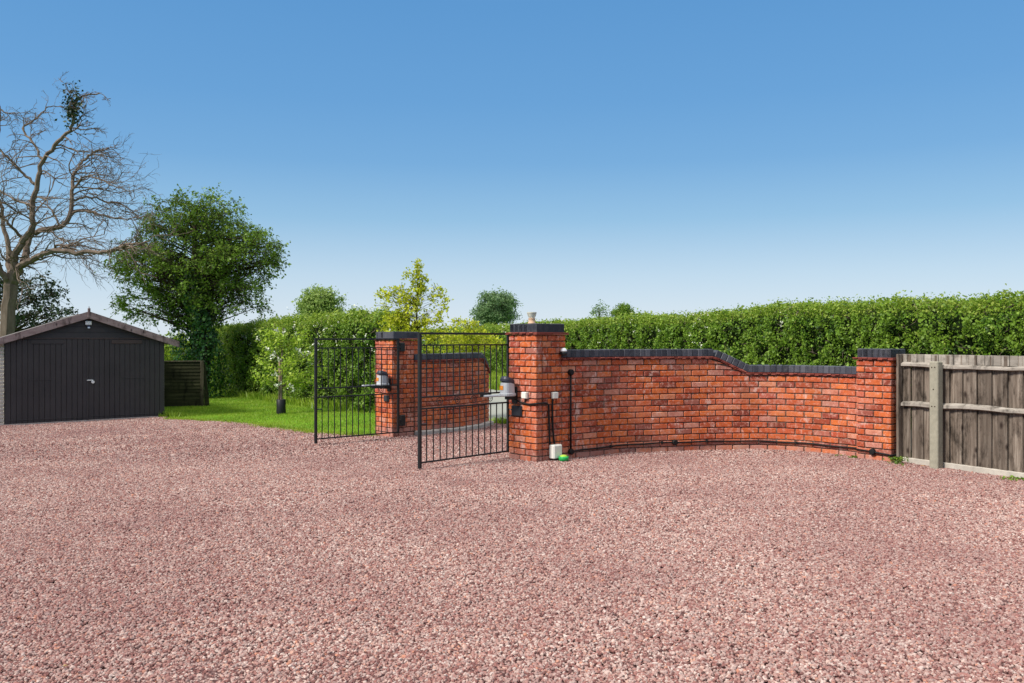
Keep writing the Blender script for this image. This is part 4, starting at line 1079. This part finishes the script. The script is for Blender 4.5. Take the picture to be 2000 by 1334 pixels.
boxthing('junction_box', 'small white box on the left face of the near pillar beside the motor', 'junction box', PC_N, NL, D1, 1028, 772, .085, .078, .045, WH2, group='white junction boxes')
boxthing('junction_box', 'small white box on the right face of the near pillar above its cable', 'junction box', PC_N, nR, D2, 1081, 772, .085, .078, .04, WH2, group='white junction boxes')
boxthing('control_box', 'larger white box low at the foot of the near pillar', 'control box', PC_N, nR, D2, 1080, 881, .145, .165, .085, WH2, bev=.01,
         extra=lambda t, p: (lambda m: (m.cbox(p + nR*.04 - up*.105, .07, .05, .05, D2, nR, up, .006), m.build('foot', RUB, t)))(MB()))
# wall lamp / sensor
p = onplane(PC_N, nR, 1095.5, 686); t = thing('outdoor_sensor', 'round white and black sensor near the top right of the near pillar', 'sensor', p)
m = MB(); m.lathe(p + nR*.045 - up*.002, [(.001, .042), (.018, .040), (.034, .028), (.041, .008), (.041, 0)][::-1], 16); m.build('dome', plain('gloss_white', (.85,.86,.86,1), .25), t, True)
m = MB(); m.lathe(p + nR*.045, [(.030, -.052), (.038, -.035), (.040, -.003), (.02, -.002)], 16); m.cbox(p + nR*.012 - up*.02, .05, .024, .05, D2, nR, up, .004); m.build('base', BLK, t, True)
# cables on the near pillar
def cable(label, pts, r=.009, name='cable', cat='cable'):
    m = MB(); P = [tuple(p) for p in pts]; m.tube(catmull(P, 6), r, 8); return tag(m.build(name, RUB, None, True), label, cat)
def cf(px, py, o=.014): return onplane(PC_N, NL, px, py, o)
def cr_(px, py, o=.014): return onplane(PC_N, nR, px, py, o)
corner_o = PC_N + (NL + nR)*.02
cz = EYE - (788.5-HY)/F*9.82
cable('black cable from the motor bracket around the pillar corner to the control box', [cf(1004, 778, .03), cf(1018, 786), cf(1032, 789.5), cf(1041, 789), Vector((corner_o.x, corner_o.y, cz)), cr_(1056, 788), cr_(1066, 787.5), cr_(1071.5, 792), cr_(1072, 806), cr_(1073, 840), cr_(1074, 868)], .011)
cable('straight black cable from the right hand junction box down to the control box', [cr_(1079.5, 778), cr_(1079, 800), cr_(1079.5, 830), cr_(1081, 850), cr_(1083, 868)], .011)
cable('short black loop of cable under the small left junction box', [cf(1028, 778), cf(1026, 783), cf(1022, 787)], .006)

# conduit along the curved wall
def conduit():
    pth = []
    s0 = s_at_px(1111.5); p, tt, nn = wall_s(s0)
    t = thing('conduit', 'black conduit running down and along the foot of the curved brick wall', 'conduit', (p.x, p.y, .1))
    def wp(s, z, off=.018): p, tt, nn = wall_s(s); return p - nn*off + up*z
    zt = EYE - (727-HY)/F*10.2; zl = EYE - (882-HY)/F*10.2
    m = MB(); m.tube([wp(s0, zt), wp(s0, zl)], .011, 8); m.build('drop_pipe', RUB, t, True)
    N = 44; L = wallL; pts = [wp(s0 + (L - s0)*k/N, zl + .012*math.sin(k*.9)*.3 + (.040 - .012*(k/N))*min(1, k/14), .016) for k in range(N+1)]
    zend = pts[-1].z
    d1r, d2r = Vector((-.65, .76, 0)).normalized(), Vector((.76, .65, 0)).normalized(); nr1 = Vector((-.76, -.65, 0)).normalized()
    ptsr = [PC_R + d1r*.43 + nr1*.016 + up*(zend), PC_R + d1r*.22 + nr1*.016 + up*(zend-.01), PC_R + d1r*.0 + nr1*.016 + up*(zend-.03), PC_R - d1r*.018 + up*(zend-.03) + d2r*.03, PC_R - d1r*.016 + d2r*.25 + up*(zend-.02)]
    m = MB(); m.tube(pts, .010, 8); m.build('pipe', RUB, t, True)
    m = MB(); m.tube(ptsr, .010, 8); m.build('pipe', RUB, t, True)
    sm = s_at_px(1320); k = int((sm - s0)/(L - s0)*N)
    jb = [(wp(s0, zt, .022), wall_s(s0)[2]), (wp(s0, zl, .022), wall_s(s0)[2]), (pts[k], wall_s(sm)[2]), (ptsr[1], -nr1)]
    for c, nn in jb:
        m = MB(); m.lathe(c + nn*.018, [(.001, 0), (.036, 0), (.036, .035), (.030, .042), (.001, .043)], 16, -nn); m.build('round_box', RUB, t)
    for px in (1192, 1297, 1387, 1560):
        s = s_at_px(px); kk = min(N, int((s - s0)/(L - s0)*N)); m = MB(); m.cbox(pts[kk], .02, .03, .035, wall_s(s)[1], wall_s(s)[2], up, .004); m.build('clip', RUB, t)
conduit()

# lamp on top of the near pillar
q = PC_N + D1*.20 + D2*.12; q.z = ztop_near
t = thing('pillar_lamp', 'small glass lantern lamp standing on the near pillar cap', 'lamp', q)
m = MB(); m.lathe(q, [(.048, 0), (.050, .008), (.040, .016), (.040, .058), (.046, .064), (.03, .066)], 16); m.build('base', plain('terracotta_metal', (.62,.40,.26,1), .6, .3, .15, 10), t, True)
gm = Mat('frosted_glass', .35, .5); gm.col(g4(.86,.84,.70)); gm.b.inputs['Transmission Weight'].default_value = .5; gm.b.inputs['Roughness'].default_value = .65
m = MB(); m.lathe(q, [(.034, .062), (.038, .072), (.050, .10), (.058, .128), (.060, .134)], 18); m.build('glass', gm.m, t, True)
m = MB(); m.lathe(q, [(.056, .134), (.056, .137), (.030, .139), (.001, .140)], 16); m.build('cap', gm.m, t, True)
# green tub
q = at(1101, 903) ; q.z = 0.012; q.y = 9.95; q.x = 101/F*9.95
t = thing('green_tub', 'small bright green plastic tub on the gravel beside the control box', 'tub', q)
GRN = plain('green_plastic', (.02,.36,.08,1), .35, .4, .15, 25)
m = MB(); m.lathe(q, [(.040, 0), (.058, .012), (.062, .045), (.054, .060), (.050, .052)], 18); m.build('body', GRN, t, True)
m = MB(); m.lathe(q + up*.052, [(.048, 0), (.044, .012), (.025, .022), (.001, .025)], 16); m.build('lid', plain('lime_plastic', (.38,.60,.06,1), .35), t, True)

# weeds at the pillar feet, fallen leaves
def weed(label, px, py, n, r, h):
    b = at(px, py); m = MB()
    for k in range(5): m.tube([b, b + Vector((rng.normal()*r, rng.normal()*r, h*.8))], .002, 3)
    stem = m.build('weed', LEAF_TREE); tag(stem, label, 'weed', 'weeds at the wall foot')
    P = np.stack([b.x + rng.normal(0, r, n), b.y + rng.normal(0, r, n), np.full(n, b.z)], 1); P[:, 2] += rng.random(n)*h
    V, Q = leaves(P, np.full(n, .028), np.tile([0, -.2, .6], (n, 1))); np_mesh('foliage', V, Q, LEAF_TREE, stem)
weed('green weed at the corner of the short end pillar and the fence', 1752, 907, 160, .045, .09)
weed('small weed where the curved wall meets the end pillar', 1668, 897, 60, .03, .04)
weed('tiny weed at the foot of the curved wall left of the end pillar', 1640, 893, 40, .04, .03)
weed('low weeds on the gravel board of the wooden fence', 1985, 938, 90, .07, .03)
def fallen(label, px, py, col_, s=.05):
    b = at(px, py); m = MB(); a = random.random()*6; u = Vector((math.cos(a), math.sin(a), .25)).normalized(); v = Vector((-math.sin(a), math.cos(a), .1)); z = up*.035
    m.add([b+z-u*s*.6, b+z+v*s*.35+up*.006, b+z+u*s*.6, b+z-v*s*.35+up*.006, b+z-u*s*.5-up*.003, b+z+v*s*.3, b+z+u*s*.5-up*.003, b+z-v*s*.3], [(0,1,2,3), (7,6,5,4), (0,4,5,1), (1,5,6,2), (2,6,7,3), (3,7,4,0)])
    tag(m.build('fallen_leaf', plain('dry_leaf', col_, .8)), label, 'leaf', 'fallen leaves')
fallen('orange fallen leaf on the gravel in front of the garage', 335, 860, (.50,.13,.04,1), .07)
fallen('yellow fallen leaf at the foot of the wooden fence', 1804, 916, (.62,.35,.08,1), .06)
fallen('pale yellow fallen leaf in the left foreground gravel', 128, 1316, (.72,.50,.22,1), .022)
